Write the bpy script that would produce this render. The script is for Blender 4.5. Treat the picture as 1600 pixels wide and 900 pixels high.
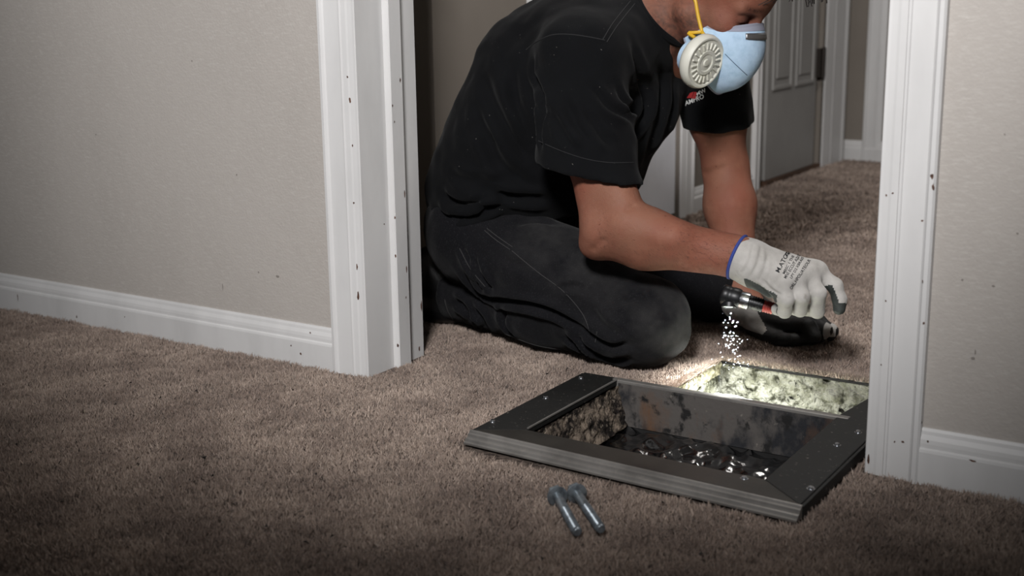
import bpy, math, random
import numpy as np
from mathutils import Vector, Matrix
from mathutils.bvhtree import BVHTree

random.seed(7); RNG = np.random.default_rng(7)
scene = bpy.context.scene
for o in list(bpy.data.objects): bpy.data.objects.remove(o)

# ------------------------------------------------------------------ camera
FPX = 1976.7; PIT, ROL, YAW = .2298, -.0133, .5703
CAM = np.array([1.5415, -1.7654, .70])
_F = np.array([-math.sin(YAW)*math.cos(PIT), math.cos(YAW)*math.cos(PIT), -math.sin(PIT)])
_R0 = np.array([math.cos(YAW), math.sin(YAW), 0]); _U0 = np.cross(_R0, _F)
_R = _R0*math.cos(ROL)+_U0*math.sin(ROL); _U = _U0*math.cos(ROL)-_R0*math.sin(ROL)
cd = bpy.data.cameras.new('camera'); cam = bpy.data.objects.new('camera', cd)
scene.collection.objects.link(cam); scene.camera = cam
cd.sensor_width = 36; cd.lens = FPX*36/1600; cd.clip_start = .05
cd.dof.use_dof = True; cd.dof.focus_distance = 2.22; cd.dof.aperture_fstop = 4.5
cam.matrix_world = Matrix(((_R[0], _U[0], -_F[0], CAM[0]), (_R[1], _U[1], -_F[1], CAM[1]),
                           (_R[2], _U[2], -_F[2], CAM[2]), (0, 0, 0, 1)))

# ------------------------------------------------------------------ world, lights, exposure
w = bpy.data.worlds.new('world'); scene.world = w; w.use_nodes = True
w.node_tree.nodes['Background'].inputs[0].default_value = (.90, .95, 1.0, 1)
w.node_tree.nodes['Background'].inputs[1].default_value = .13
scene.view_settings.view_transform = 'Standard'; scene.view_settings.look = 'None'
scene.view_settings.gamma = 1; scene.view_settings.use_curve_mapping = False
scene.view_settings.exposure = 0.0
def light(name, kind, loc, target, energy, color=(1, 1, 1), **kw):
    l = bpy.data.lights.new(name, kind); o = bpy.data.objects.new(name, l)
    scene.collection.objects.link(o); o.location = loc
    o.rotation_euler = (Vector(target)-Vector(loc)).to_track_quat('-Z', 'Y').to_euler()
    l.energy = energy; l.color = color
    for k, v in kw.items(): setattr(l, k, v)
    return o
light('added_room_spot', 'SPOT', (1.25, -2.0, 1.85), (.42, 0, 1.02), 365, (1.0, .985, .985), spot_size=math.radians(60), spot_blend=.65, shadow_soft_size=.22)  # added unseen spot; its narrow cone leaves the foreground floor and corner darker
light('hall_window_light', 'AREA', (1.25, 2.7, 1.7), (-.1, 2.6, .5), 1.5, (.80, .89, 1.0), shape='RECTANGLE', size=.8, size_y=1.0)
light('added_hall_fill', 'AREA', (.75, 1.35, 2.35), (.6, 1.3, 0), 20, (1.0, .96, .92), shape='DISK', size=.6)  # added unseen disc light that brightens the hall floor and nearer door

# ------------------------------------------------------------------ helpers
COL = scene.collection
def ray(x, y): return _F+_R*((x-800)/FPX)+_U*((450-y)/FPX)
def gz(x, y, z=0.): d = ray(x, y); return CAM+d*((z-CAM[2])/d[2])
def gy(x, y, Y): d = ray(x, y); return CAM+d*((Y-CAM[1])/d[1])
def gx(x, y, X): d = ray(x, y); return CAM+d*((X-CAM[0])/d[0])
def A(*v): return np.array(v, float)
def unit(v): v = np.asarray(v, float); return v/np.linalg.norm(v)

def tag(o, label, cat, group=None):
    o['label'] = label; o['category'] = cat
    if group: o['group'] = group
    return o
def empty(name, loc, label, cat, group=None):
    o = bpy.data.objects.new(name, None); COL.objects.link(o); o.location = loc; o.empty_display_size = .05
    return tag(o, label, cat, group)
def link(name, me, mats, parent=None, smooth=False):
    o = bpy.data.objects.new(name, me); COL.objects.link(o)
    for m in (mats if isinstance(mats, (list, tuple)) else [mats]):
        if m.name not in me.materials: me.materials.append(m)
    if smooth: me.polygons.foreach_set('use_smooth', [True]*len(me.polygons))
    if parent is not None:
        o.parent = parent; o.matrix_parent_inverse = Matrix.Translation(-Vector(world_loc(parent)))
    return o
def world_loc(o):
    l = Vector(o.location)
    return l
class MB:
    def __init__(s): s.v = []; s.f = []
    def add(s, vs, fs):
        n = len(s.v); s.v += [tuple(map(float, v)) for v in vs]; s.f += [tuple(i+n for i in f) for f in fs]
        return s
    def box(s, lo, hi):
        x0, y0, z0 = lo; x1, y1, z1 = hi
        return s.add([(x0,y0,z0),(x1,y0,z0),(x1,y1,z0),(x0,y1,z0),(x0,y0,z1),(x1,y0,z1),(x1,y1,z1),(x0,y1,z1)],
                     [(0,3,2,1),(4,5,6,7),(0,1,5,4),(1,2,6,5),(2,3,7,6),(3,0,4,7)])
    def extrude(s, prof, o, u, v, d, L):
        """2D profile (a,b) -> o+a*u+b*v, extruded L along d; convex-ish caps as ngon"""
        o, u, v, d = map(np.asarray, (o, u, v, d)); n = len(prof)
        p0 = [o+a*u+b*v for a, b in prof]; p1 = [p+d*L for p in p0]
        fs = [(i, (i+1) % n, n+(i+1) % n, n+i) for i in range(n)]
        fs += [tuple(range(n))[::-1], tuple(range(n, 2*n))]
        return s.add(p0+p1, fs)
    def lathe(s, prof, o, d, n=32, caps=True):
        """profile (r, t): ring radius r at o+t*d"""
        o = np.asarray(o, float); d = unit(d); a = unit(np.cross(d, (0, 0, 1) if abs(d[2]) < .9 else (1, 0, 0))); b = np.cross(d, a)
        vs = []; fs = []
        for r, t in prof:
            for k in range(n):
                th = 2*math.pi*k/n; vs.append(o+d*t+(a*math.cos(th)+b*math.sin(th))*r)
        for i in range(len(prof)-1):
            for k in range(n):
                k2 = (k+1) % n; fs.append((i*n+k, i*n+k2, (i+1)*n+k2, (i+1)*n+k))
        if caps: fs.append(tuple(range(n))[::-1]); fs.append(tuple(range((len(prof)-1)*n, len(prof)*n)))
        return s.add(vs, fs)
    def tube(s, pts, r, n=6):
        pts = [np.asarray(p, float) for p in pts]; vs = []; fs = []
        rs = r if isinstance(r, (list, tuple)) else [r]*len(pts)
        prev = None
        for i, p in enumerate(pts):
            t = unit(pts[min(i+1, len(pts)-1)]-pts[max(i-1, 0)])
            ref = prev if prev is not None else (A(0, 0, 1) if abs(t[2]) < .9 else A(1, 0, 0))
            a = unit(ref-t*(ref@t)); b = np.cross(t, a); prev = a
            for k in range(n):
                th = 2*math.pi*k/n; vs.append(p+(a*math.cos(th)+b*math.sin(th))*rs[i])
        m = len(pts)
        for i in range(m-1):
            for k in range(n): k2 = (k+1) % n; fs.append((i*n+k, i*n+k2, (i+1)*n+k2, (i+1)*n+k))
        fs.append(tuple(range(n))[::-1]); fs.append(tuple(range((m-1)*n, m*n)))
        return s.add(vs, fs)
    def mesh(s, name):
        me = bpy.data.meshes.new(name); me.from_pydata(s.v, [], s.f); me.update(); return me
    def obj(s, name, mat, parent=None, smooth=False, bevel=0, recalc=True):
        me = s.mesh(name)
        if recalc:
            import bmesh
            bm = bmesh.new(); bm.from_mesh(me); bmesh.ops.recalc_face_normals(bm, faces=bm.faces); bm.to_mesh(me); bm.free()
        o = link(name, me, mat, parent, smooth)
        if smooth and smooth != 'all': me.set_sharp_from_angle(angle=math.radians(35))
        if bevel:
            b = o.modifiers.new('bevel', 'BEVEL'); b.width = bevel; b.segments = 2; b.limit_method = 'ANGLE'
        return o
def struct(o): o['kind'] = 'structure'; return o

# ------------------------------------------------------------------ materials
def L(r, g, b):
    c = lambda x: (x/255/12.92 if x/255 <= .04045 else ((x/255+.055)/1.055)**2.4)
    return (c(r), c(g), c(b), 1)
def mat(name, base, rough=.6, metal=0, noise=None, bump=None, spec=.5, sheen=0, sss=0, emit=None, extra=None, coat=0):
    """noise: list of (colour, scale, lo, hi, detail, stretch) layered over base; bump: list of (scale, strength, distance)"""
    m = bpy.data.materials.new(name); m.use_nodes = True; nt = m.node_tree; N = nt.nodes; K = nt.links
    b = N['Principled BSDF']; b.inputs['Roughness'].default_value = rough; b.inputs['Metallic'].default_value = metal
    b.inputs['Specular IOR Level'].default_value = spec; b.inputs['Base Color'].default_value = base
    b.inputs['Sheen Weight'].default_value = sheen; b.inputs['Coat Weight'].default_value = coat
    if sss: b.inputs['Subsurface Weight'].default_value = sss; b.inputs['Subsurface Radius'].default_value = (.012, .004, .002); b.inputs['Subsurface Scale'].default_value = 1
    tc = N.new('ShaderNodeTexCoord'); src = None
    def mapped(stretch):
        mp = N.new('ShaderNodeMapping'); mp.inputs['Scale'].default_value = stretch; K.new(tc.outputs['Object'], mp.inputs['Vector']); return mp.outputs[0]
    def mix(colA, colB, fac):
        x = N.new('ShaderNodeMix'); x.data_type = 'RGBA'
        K.new(fac, x.inputs[0])
        if isinstance(colA, tuple): x.inputs[6].default_value = colA
        else: K.new(colA, x.inputs[6])
        x.inputs[7].default_value = colB
        return x.outputs[2]
    cur = base
    for (c, sc, lo, hi, det, st) in (noise or []):
        n = N.new('ShaderNodeTexNoise'); n.inputs['Scale'].default_value = sc; n.inputs['Detail'].default_value = det; n.inputs['Roughness'].default_value = .6
        K.new(mapped(st), n.inputs['Vector'])
        r = N.new('ShaderNodeMapRange'); r.inputs[1].default_value = lo; r.inputs[2].default_value = hi; K.new(n.outputs[0], r.inputs[0])
        cur = mix(cur, c, r.outputs[0])
    for (attr, c, amt) in (extra or []):
        at = N.new('ShaderNodeAttribute'); at.attribute_name = attr
        mu = N.new('ShaderNodeMath'); mu.operation = 'MULTIPLY'; mu.inputs[1].default_value = amt; mu.use_clamp = True
        K.new(at.outputs['Fac'], mu.inputs[0]); cur = mix(cur, c, mu.outputs[0])
    if not isinstance(cur, tuple): K.new(cur, b.inputs['Base Color'])
    last = None
    for (sc, stg, dist) in (bump or []):
        n = N.new('ShaderNodeTexNoise'); n.inputs['Scale'].default_value = sc; n.inputs['Detail'].default_value = 4
        K.new(tc.outputs['Object'], n.inputs['Vector'])
        bp = N.new('ShaderNodeBump'); bp.inputs['Strength'].default_value = stg; bp.inputs['Distance'].default_value = dist
        K.new(n.outputs[0], bp.inputs['Height'])
        if last: K.new(last, bp.inputs['Normal'])
        last = bp.outputs[0]
    if last: K.new(last, b.inputs['Normal'])
    if emit: b.inputs['Emission Color'].default_value = emit[0]; b.inputs['Emission Strength'].default_value = emit[1]
    return m
U1 = (1, 1, 1)
M = {}
M['wall'] = mat('wall_paint', L(173, 167, 161), .75, noise=[(L(165, 159, 153), 2.2, .4, .7, 4, (1, 1, .5)), (L(179, 174, 168), 60, .5, .75, 3, (1, 1, 4)), (L(140, 133, 126), 3.5, .70, .86, 6, (1, 1, 1.6))],
                bump=[(240, .25, .002), (30, .15, .004)], spec=.25)
M['trim'] = mat('white_trim_paint', L(205, 204, 203), .42, noise=[(L(190, 189, 188), 6, .45, .75, 5, (1, 1, .3)), (L(160, 154, 146), 14, .70, .82, 6, (1, 1, .6))], bump=[(60, .12, .002)], spec=.45)
M['chip'] = mat('bare_wood_chip', L(96, 66, 50), .8, noise=[(L(60, 40, 32), 300, .4, .6, 3, U1)])
M['smudge'] = mat('grey_smudge', L(128, 122, 116), .8)
M['hall_wall'] = mat('shaded_hall_wall_paint', L(124, 117, 109), .8, noise=[(L(116, 109, 101), 2.5, .4, .7, 3, U1)], spec=.2)  # shade of the hall is darkened into this wall colour
M['ceiling'] = mat('ceiling_paint', L(225, 222, 216), .9)
M['carpet_base'] = mat('carpet_backing', L(110, 98, 90), .95, noise=[(L(60, 52, 48), 120, .4, .6, 4, U1), (L(104, 94, 86), 12, .45, .7, 5, U1)], bump=[(260, .8, .006)], spec=.1)
M['metal'] = mat('galvanised_metal', L(134, 131, 127), .38, .45, noise=[(L(96, 93, 90), 9, .45, .7, 6, U1), (L(140, 136, 130), 60, .62, .75, 4, U1)], bump=[(160, .12, .001)])
M['bar_metal'] = mat('tarnished_bar_metal', L(62, 59, 55), .4, .3, noise=[(L(44, 42, 40), 9, .45, .7, 6, U1), (L(96, 92, 88), 90, .66, .76, 4, U1)], bump=[(160, .12, .001)], spec=.35)
M['dark_metal'] = mat('dark_painted_metal', L(25, 25, 24), .6, 0, noise=[(L(112, 106, 100), 140, .64, .74, 4, U1), (L(34, 33, 32), 8, .5, .7, 5, U1)], bump=[(200, .12, .001)], spec=.3)
M['duct'] = mat('rusty_duct_metal', L(78, 74, 71), .6, 0, noise=[(L(28, 29, 33), 16, .44, .56, 7, (1, 1, .6)), (L(88, 64, 46), 9, .54, .68, 7, (1, 1, .5)), (L(18, 17, 17), 30, .56, .64, 7, (1, 1, .8)), (L(128, 122, 114), 70, .66, .76, 5, U1)], bump=[(120, .3, .002)])
M['lint'] = mat('lint_coated_metal', L(120, 108, 96), .95, noise=[(L(36, 32, 30), 34, .42, .56, 7, U1), (L(150, 138, 124), 90, .58, .72, 5, U1)], bump=[(150, .9, .006)], spec=.1)
M['matte_black'] = mat('matte_black_surface', L(16, 15, 15), .8)  # plain black for the duct cavity and the painted carpet-edge shade
M['water'] = mat('black_standing_water', L(6, 6, 7), .22, bump=[(28, .35, .01)], spec=1.0, coat=.6)
M['plaster'] = mat('crumbling_insulation', L(150, 150, 140), .95, noise=[(L(102, 102, 88), 30, .42, .62, 7, U1), (L(58, 58, 48), 50, .54, .66, 6, U1), (L(26, 25, 22), 42, .63, .68, 4, U1)], bump=[(120, 1, .008), (30, .7, .012)], spec=.1)
M['pad'] = mat('cream_carpet_pad', L(160, 155, 134), .95, noise=[(L(104, 98, 78), 80, .45, .65, 5, U1)], bump=[(200, .8, .004)], spec=.1)
M['dust'] = mat('pale_dust', L(226, 226, 216), .95, noise=[(L(186, 184, 168), 30, .5, .7, 6, U1), (L(60, 58, 50), 130, .68, .74, 3, U1)], bump=[(200, .5, .003)], spec=.1)
M['skin'] = mat('skin', L(128, 88, 71), .62, noise=[(L(128, 78, 62), 9, .4, .7, 5, U1), (L(154, 110, 90), 22, .5, 1.1, 5, U1), (L(96, 54, 44), 110, .70, .76, 2, U1)],
                bump=[(420, .4, .0016), (90, .25, .003)], sss=.1, spec=.22, extra=[('flush', L(122, 64, 54), .8), ('stubble', L(66, 52, 46), 1.0), ('dark', L(40, 27, 22), 1.0)])
M['shirt'] = mat('charcoal_cotton', L(11, 12, 14), .92, noise=[(L(9, 9, 11), 7, .4, .7, 4, U1), (L(16, 16, 18), 500, .6, .75, 2, U1), (L(80, 78, 75), 190, .775, .80, 1, U1)], bump=[(900, .35, .0008), (60, .2, .002)], sheen=.03, spec=.12)
M['seam'] = mat('shirt_seam_thread', L(22, 22, 24), .9)
M['jeans'] = mat('black_denim', L(14, 14, 17), .92, noise=[(L(19, 19, 22), 12, .45, .7, 6, U1), (L(40, 40, 42), 600, .58, .75, 2, (1, 1, .4))], bump=[(700, .5, .001), (70, .3, .003)], sheen=.05, spec=.12,
                 extra=[('dusty', L(62, 61, 60), .7)])
M['stitch'] = mat('denim_stitch', L(50, 49, 49), .9)
M['boot'] = mat('black_leather', L(18, 18, 19), .38, bump=[(120, .3, .002)])
M['sole'] = mat('black_rubber', L(22, 22, 22), .75)
M['hair'] = mat('dark_hair', L(22, 17, 15), .6, noise=[(L(38, 30, 26), 90, .45, .7, 4, (1, 5, 5))], bump=[(160, .9, .004)])
M['knit'] = mat('grey_knit_glove', L(176, 173, 169), .9, noise=[(L(150, 147, 142), 18, .42, .7, 6, U1), (L(120, 114, 104), 30, .64, .78, 5, U1)], bump=[(650, .55, .001), (70, .2, .002)], sheen=.2, spec=.15)
M['coating'] = mat('dark_nitrile_coating', L(58, 62, 60), .62, noise=[(L(38, 41, 40), 24, .4, .65, 5, U1), (L(92, 94, 86), 60, .64, .75, 5, U1)], bump=[(300, .45, .0015)], spec=.35)
M['coating_black'] = mat('black_nitrile_coating', L(34, 34, 34), .65, noise=[(L(24, 24, 24), 24, .4, .65, 5, U1)], bump=[(300, .45, .0015)], spec=.35)
M['cuff'] = mat('blue_cuff_binding', L(44, 62, 132), .85, bump=[(800, .4, .001)])
M['ink'] = mat('black_ink', L(30, 30, 32), .85)
M['blue_mask'] = mat('pale_blue_filter_fabric', L(176, 200, 222), .85, noise=[(L(160, 186, 210), 60, .45, .7, 4, U1)], bump=[(500, .4, .001), (40, .2, .003)], spec=.15, sss=.05)
M['mask_edge'] = mat('grey_mask_rim', L(140, 142, 156), .8, bump=[(300, .3, .001)])
M['filter'] = mat('off_white_plastic', L(206, 205, 194), .5, noise=[(L(190, 188, 174), 30, .5, .7, 4, U1)], bump=[(80, .1, .001)])
M['strap'] = mat('yellow_rubber', L(206, 164, 40), .55)
M['clip'] = mat('brushed_steel_clip', L(170, 170, 172), .3, .9)
M['crease'] = mat('slate_blue_crease', L(74, 92, 118), .9)
M['torch'] = mat('black_anodised', L(26, 27, 29), .4, .3)
M['silver'] = mat('polished_aluminium', L(206, 208, 212), .22, 1)
M['red'] = mat('red_rubber_ring', L(168, 58, 50), .5)
M['lens'] = mat('lit_lens', L(240, 250, 235), .2, emit=((.86, 1, .88, 1), 2.2))
M['mote'] = mat('white_dust_mote', L(200, 210, 225), .6)
M['bolt'] = mat('zinc_bolt', L(134, 142, 148), .32, .55, noise=[(L(92, 98, 104), 90, .45, .65, 4, U1)])
M['hinge'] = mat('dark_bronze', L(50, 44, 40), .5, .6)
M['foot_strip'] = mat('brown_foot_strip', L(92, 66, 48), .6, noise=[(L(66, 46, 34), 20, .4, .6, 4, (1, .2, 1))])
M['debris'] = mat('dark_debris', L(30, 25, 22), .9)
M['logo_red'] = mat('red_print', L(150, 34, 36), .8)
M['logo_white'] = mat('white_print', L(200, 200, 198), .8)
for nm, c in dict(navy=(34, 42, 84), maroon=(96, 30, 32), teal=(30, 62, 62), grey=(70, 66, 64)).items():
    M['cloth_'+nm] = mat('cloth_'+nm, L(*c), .95, bump=[(60, .4, .004)])

# carpet fibre: per-strand colour
def fibre(name, cols):
    m = bpy.data.materials.new(name); m.use_nodes = True; N = m.node_tree.nodes; K = m.node_tree.links; b = N['Principled BSDF']
    b.inputs['Roughness'].default_value = .95; b.inputs['Specular IOR Level'].default_value = .1; b.inputs['Sheen Weight'].default_value = .2
    g = N.new('ShaderNodeNewGeometry'); r = N.new('ShaderNodeValToRGB'); K.new(g.outputs['Random Per Island'], r.inputs[0])
    el = r.color_ramp.elements; el[0].color = cols[0]; el[1].color = cols[-1]
    for i, c in enumerate(cols[1:-1]): e = el.new((i+1)/(len(cols)-1)); e.color = c
    tc = N.new('ShaderNodeTexCoord'); n = N.new('ShaderNodeTexNoise'); n.inputs['Scale'].default_value = 7; n.inputs['Detail'].default_value = 6
    K.new(tc.outputs['Object'], n.inputs['Vector'])
    x = N.new('ShaderNodeMix'); x.data_type = 'RGBA'; x.blend_type = 'MULTIPLY'; x.inputs[0].default_value = 1
    rr = N.new('ShaderNodeValToRGB'); rr.color_ramp.elements[0].position = .36; rr.color_ramp.elements[1].position = .64
    rr.color_ramp.elements[0].color = (.66, .62, .60, 1); rr.color_ramp.elements[1].color = (1.06, 1.03, 1.0, 1)
    K.new(n.outputs[0], rr.inputs[0]); K.new(r.outputs[0], x.inputs[6]); K.new(rr.outputs[0], x.inputs[7]); K.new(x.outputs[2], b.inputs['Base Color'])
    return m
M['pile'] = fibre('carpet_fibre', [L(136, 122, 112), L(174, 159, 148), L(154, 139, 129), L(187, 173, 163), L(164, 149, 138)])

# ------------------------------------------------------------------ signed-distance modelling (continuous bodies, cloth, gloves)
def rc(P, a, b, ra, rb, sc=None):
    a = np.asarray(a, np.float32); b = np.asarray(b, np.float32); p = P-a; ba = b-a; k = 1.0
    if sc is not None: s = np.asarray(sc, np.float32); p = p/s; ba = ba/s; k = float(s.min())
    t = np.clip((p@ba)/max(float(ba@ba), 1e-9), 0, 1)
    d = p-t[:, None]*ba
    return (np.sqrt((d*d).sum(1))-(ra+(rb-ra)*t))*k
def el(P, c, r, rot=None):
    p = P-np.asarray(c, np.float32)
    if rot is not None: p = p@np.asarray(rot, np.float32)      # columns of rot = local axes
    r = np.asarray(r, np.float32); q = p/r
    k0 = np.sqrt((q*q).sum(1)); k1 = np.sqrt(((q/r)**2).sum(1))+1e-9
    return k0*(k0-1)/k1
def smin(a, b, k):
    h = np.maximum(k-np.abs(a-b), 0)/k; return np.minimum(a, b)-h*h*k*.25
def smax(a, b, k): return -smin(-a, -b, k)
def chain(P, pts, rs, k=.01, sc=None):
    d = None
    for i in range(len(pts)-1):
        e = rc(P, pts[i], pts[i+1], rs[i], rs[i+1], sc); d = e if d is None else smin(d, e, k)
    return d
def surface(sdf, lo, hi, h, B=12):
    lo = np.asarray(lo, float); n = np.ceil((np.asarray(hi)-lo)/h/B).astype(int)*B
    nb = n//B
    bi = np.stack(np.meshgrid(*[np.arange(k) for k in nb], indexing='ij'), -1).reshape(-1, 3)
    ctr = (lo+(bi*B+(B-1)/2)*h).astype(np.float32)
    dc = sdf(ctr); act = np.abs(dc) < B*h*.87*1.7+.006
    D = np.empty(tuple(n), np.float32)
    sg = np.where(dc < 0, -1., 1.).reshape(tuple(nb)).astype(np.float32)
    D[:] = np.repeat(np.repeat(np.repeat(sg, B, 0), B, 1), B, 2)
    off = np.stack(np.meshgrid(*[np.arange(B)]*3, indexing='ij'), -1).reshape(-1, 3)
    ab = bi[act]
    for s in range(0, len(ab), 200):
        idx = (ab[s:s+200, None, :]*B+off[None]).reshape(-1, 3)
        D[idx[:, 0], idx[:, 1], idx[:, 2]] = sdf((lo+idx*h).astype(np.float32))
    S = D < 0
    cs = [(i, j, k) for i in (0, 1) for j in (0, 1) for k in (0, 1)]
    m = tuple(n-1)
    cnt = np.zeros(m, np.int8)
    for c in cs: cnt += S[c[0]:c[0]+m[0], c[1]:c[1]+m[1], c[2]:c[2]+m[2]]
    cells = np.argwhere((cnt > 0) & (cnt < 8))
    idg = np.full(m, -1, np.int64); idg[cells[:, 0], cells[:, 1], cells[:, 2]] = np.arange(len(cells))
    pos = np.zeros((len(cells), 3)); wt = np.zeros(len(cells))
    for a in cs:
        for ax in range(3):
            if a[ax]: continue
            b = list(a); b[ax] = 1
            va = D[cells[:, 0]+a[0], cells[:, 1]+a[1], cells[:, 2]+a[2]]; vb = D[cells[:, 0]+b[0], cells[:, 1]+b[1], cells[:, 2]+b[2]]
            x = (va < 0) != (vb < 0); t = np.where(x, va/np.where(x, va-vb, 1), 0)
            q = np.array(a, float)[None].repeat(len(cells), 0); q[:, ax] = t
            pos += q*x[:, None]; wt += x
    V = lo+(cells+pos/wt[:, None])*h
    F = []
    for ax in range(3):
        o1, o2 = (ax+1) % 3, (ax+2) % 3
        s0 = [slice(0, None)]*3; s1 = [slice(0, None)]*3; s0[ax] = slice(0, -1); s1[ax] = slice(1, None)
        e = np.argwhere(S[tuple(s0)] != S[tuple(s1)])
        e = e[(e[:, o1] > 0) & (e[:, o2] > 0) & (e[:, o1] < n[o1]-1) & (e[:, o2] < n[o2]-1)]
        ins = S[e[:, 0], e[:, 1], e[:, 2]]
        def cell(d1, d2):
            c = e.copy(); c[:, o1] -= d1; c[:, o2] -= d2; return idg[c[:, 0], c[:, 1], c[:, 2]]
        q = np.stack([cell(1, 1), cell(0, 1), cell(0, 0), cell(1, 0)], 1)
        q[~ins] = q[~ins][:, ::-1]
        F.append(q)
    F = np.concatenate(F); F = F[(F >= 0).all(1)]
    return V, F
def npmesh(name, V, F):
    me = bpy.data.meshes.new(name); n = F.shape[1]
    me.vertices.add(len(V)); me.vertices.foreach_set('co', np.asarray(V, np.float32).ravel())
    me.loops.add(F.size); me.loops.foreach_set('vertex_index', F.astype(np.int32).ravel())
    me.polygons.add(len(F)); me.polygons.foreach_set('loop_start', np.arange(0, F.size, n, dtype=np.int32))
    me.update(calc_edges=True); me.validate(); return me
def vnormals(V, F):
    n = np.cross(V[F[:, 2]]-V[F[:, 0]], V[F[:, 3]]-V[F[:, 1]]); N = np.zeros_like(V)
    for i in range(4): np.add.at(N, F[:, i], n)
    return N/(np.linalg.norm(N, axis=1, keepdims=True)+1e-12)
def seg_dist(V, pts):
    """distance to a polyline, and signed side value (along the given width direction) """
    best = np.full(len(V), 9.); tt = np.zeros(len(V))
    pts = np.asarray(pts); Ls = np.linalg.norm(np.diff(pts, axis=0), axis=1); cum = np.concatenate([[0], np.cumsum(Ls)])
    for i in range(len(pts)-1):
        a, b = pts[i], pts[i+1]; ba = b-a; t = np.clip((V-a)@ba/(ba@ba+1e-12), 0, 1)
        d = np.linalg.norm(V-a-t[:, None]*ba, axis=1); m = d < best; best[m] = d[m]; tt[m] = (cum[i]+t[m]*Ls[i])/cum[-1]
    return best, tt
def spline(pts, n=8):
    pts = [np.asarray(p, float) for p in pts]; out = []
    for i in range(len(pts)-1):
        p0, p1, p2, p3 = pts[max(i-1, 0)], pts[i], pts[i+1], pts[min(i+2, len(pts)-1)]
        for k in range(n):
            t = k/n; out.append(.5*((2*p1)+(-p0+p2)*t+(2*p0-5*p1+4*p2-p3)*t*t+(-p0+3*p1-3*p2+p3)*t**3))
    out.append(pts[-1]); return out
class Surf:
    """mesh under construction that pixel-picked creases and seams can be laid on"""
    def __init__(s, V, F): s.V = V; s.F = F; s.bvh = None
    def tree(s):
        s.bvh = BVHTree.FromPolygons([tuple(v) for v in s.V], [tuple(f) for f in s.F]); return s.bvh
    def pick(s, px, lift=0.):
        if s.bvh is None: s.tree()
        out = []
        for x, y in px:
            h, n, i, d = s.bvh.ray_cast(Vector(CAM), Vector(ray(x, y)))
            if h is not None: out.append(np.array(h)+np.array(n)*lift)
        return out
    def line(s, px, lift=0., n=6): 
        q = spline([A(*p) for p in px], n); return s.pick([tuple(p) for p in q], lift)
    def fold(s, px, amp, wid, ridge=0.):
        """groove (amp<0) or ridge (amp>0) of half-width wid that fades at both ends"""
        p = s.line(px)
        if len(p) < 2: return
        N = vnormals(s.V, s.F); d, t = seg_dist(s.V, p)
        fade = np.clip(np.sin(np.pi*np.clip(t, .02, .98))*1.6, 0, 1)
        g = np.exp(-(d/wid)**2)*amp
        if ridge: g = g+np.exp(-((d-1.9*wid)/wid)**2)*ridge
        s.V = s.V+N*(g*fade)[:, None]

def near_mask(V, c, r): return np.exp(-(np.linalg.norm(V-np.asarray(c), axis=1)/r)**2)
def setattr_v(me, name, val):
    a = me.attributes.new(name, 'FLOAT', 'POINT'); a.data.foreach_set('value', np.asarray(val, np.float32))

# ------------------------------------------------------------------ numeric noise
_T = RNG.random((64, 64, 64)).astype(np.float32)
def noise(P, s):
    q = np.asarray(P)*s; i = np.floor(q).astype(int); f = q-i; f = f*f*(3-2*f); i &= 63; j = (i+1) & 63
    def g(a, b, c): return _T[a, b, c]
    x0, y0, z0 = i.T; x1, y1, z1 = j.T; fx, fy, fz = f.T
    return (((g(x0,y0,z0)*(1-fx)+g(x1,y0,z0)*fx)*(1-fy)+(g(x0,y1,z0)*(1-fx)+g(x1,y1,z0)*fx)*fy)*(1-fz)
            + ((g(x0,y0,z1)*(1-fx)+g(x1,y0,z1)*fx)*(1-fy)+(g(x0,y1,z1)*(1-fx)+g(x1,y1,z1)*fx)*fy)*fz)-.5
def fbm(P, s, o=3): return sum(noise(P+A(3.1, 1.7, 9.2)*k, s*2**k)/2**k for k in range(o))

# ------------------------------------------------------------------ the setting
DX0, DX1, DY0, DY1 = .53, .932, -.142, .165       # duct opening
PX0, PX1, PY1 = .602, .985, .452                  # pit beyond it
ZF = -.004
mb = MB()
xs = [-3.2, -.9, DX0, PX0, DX1, PX1, 3.5]; ys = [-4, DY0, DY1, PY1, 3.6]
for i in range(len(xs)-1):
    for j in range(len(ys)-1):
        cx, cy = (xs[i]+xs[i+1])/2, (ys[j]+ys[j+1])/2
        if (DX0 < cx < DX1 and DY0 < cy < DY1) or (PX0 < cx < PX1 and DY1 < cy < PY1): continue
        mb.add([(xs[i], ys[j], ZF), (xs[i+1], ys[j], ZF), (xs[i+1], ys[j+1], ZF), (xs[i], ys[j+1], ZF)], [(0, 1, 2, 3)])
floor = struct(mb.obj('floor', M['carpet_base']))

# carpet pile: cut strands standing in tufts
def strands(n, X, Y, hgt, wid, lean, z0=ZF, per=4, dirx=None):
    c = np.stack([X, Y, np.full(n, z0)], 1); c = np.repeat(c, per, 0); m = len(c)
    c[:, :2] += RNG.normal(0, .0016, (m, 2))
    th = RNG.random(m)*2*np.pi; ld = RNG.random(m)*2*np.pi; la = RNG.random(m)*lean
    tip = c.copy(); h = hgt*(.65+.6*RNG.random(m))
    tip[:, 0] += np.cos(ld)*la*h; tip[:, 1] += np.sin(ld)*la*h; tip[:, 2] += h
    if dirx is not None: tip[:, :2] += np.repeat(dirx, per, 0)*h[:, None]
    s = np.stack([np.cos(th), np.sin(th), np.zeros(m)], 1)*wid*(.7+.6*RNG.random(m))[:, None]
    V = np.stack([c-s, c+s, tip], 1).reshape(-1, 3)
    F = np.arange(len(V)).reshape(-1, 3)
    return V, F
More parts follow.
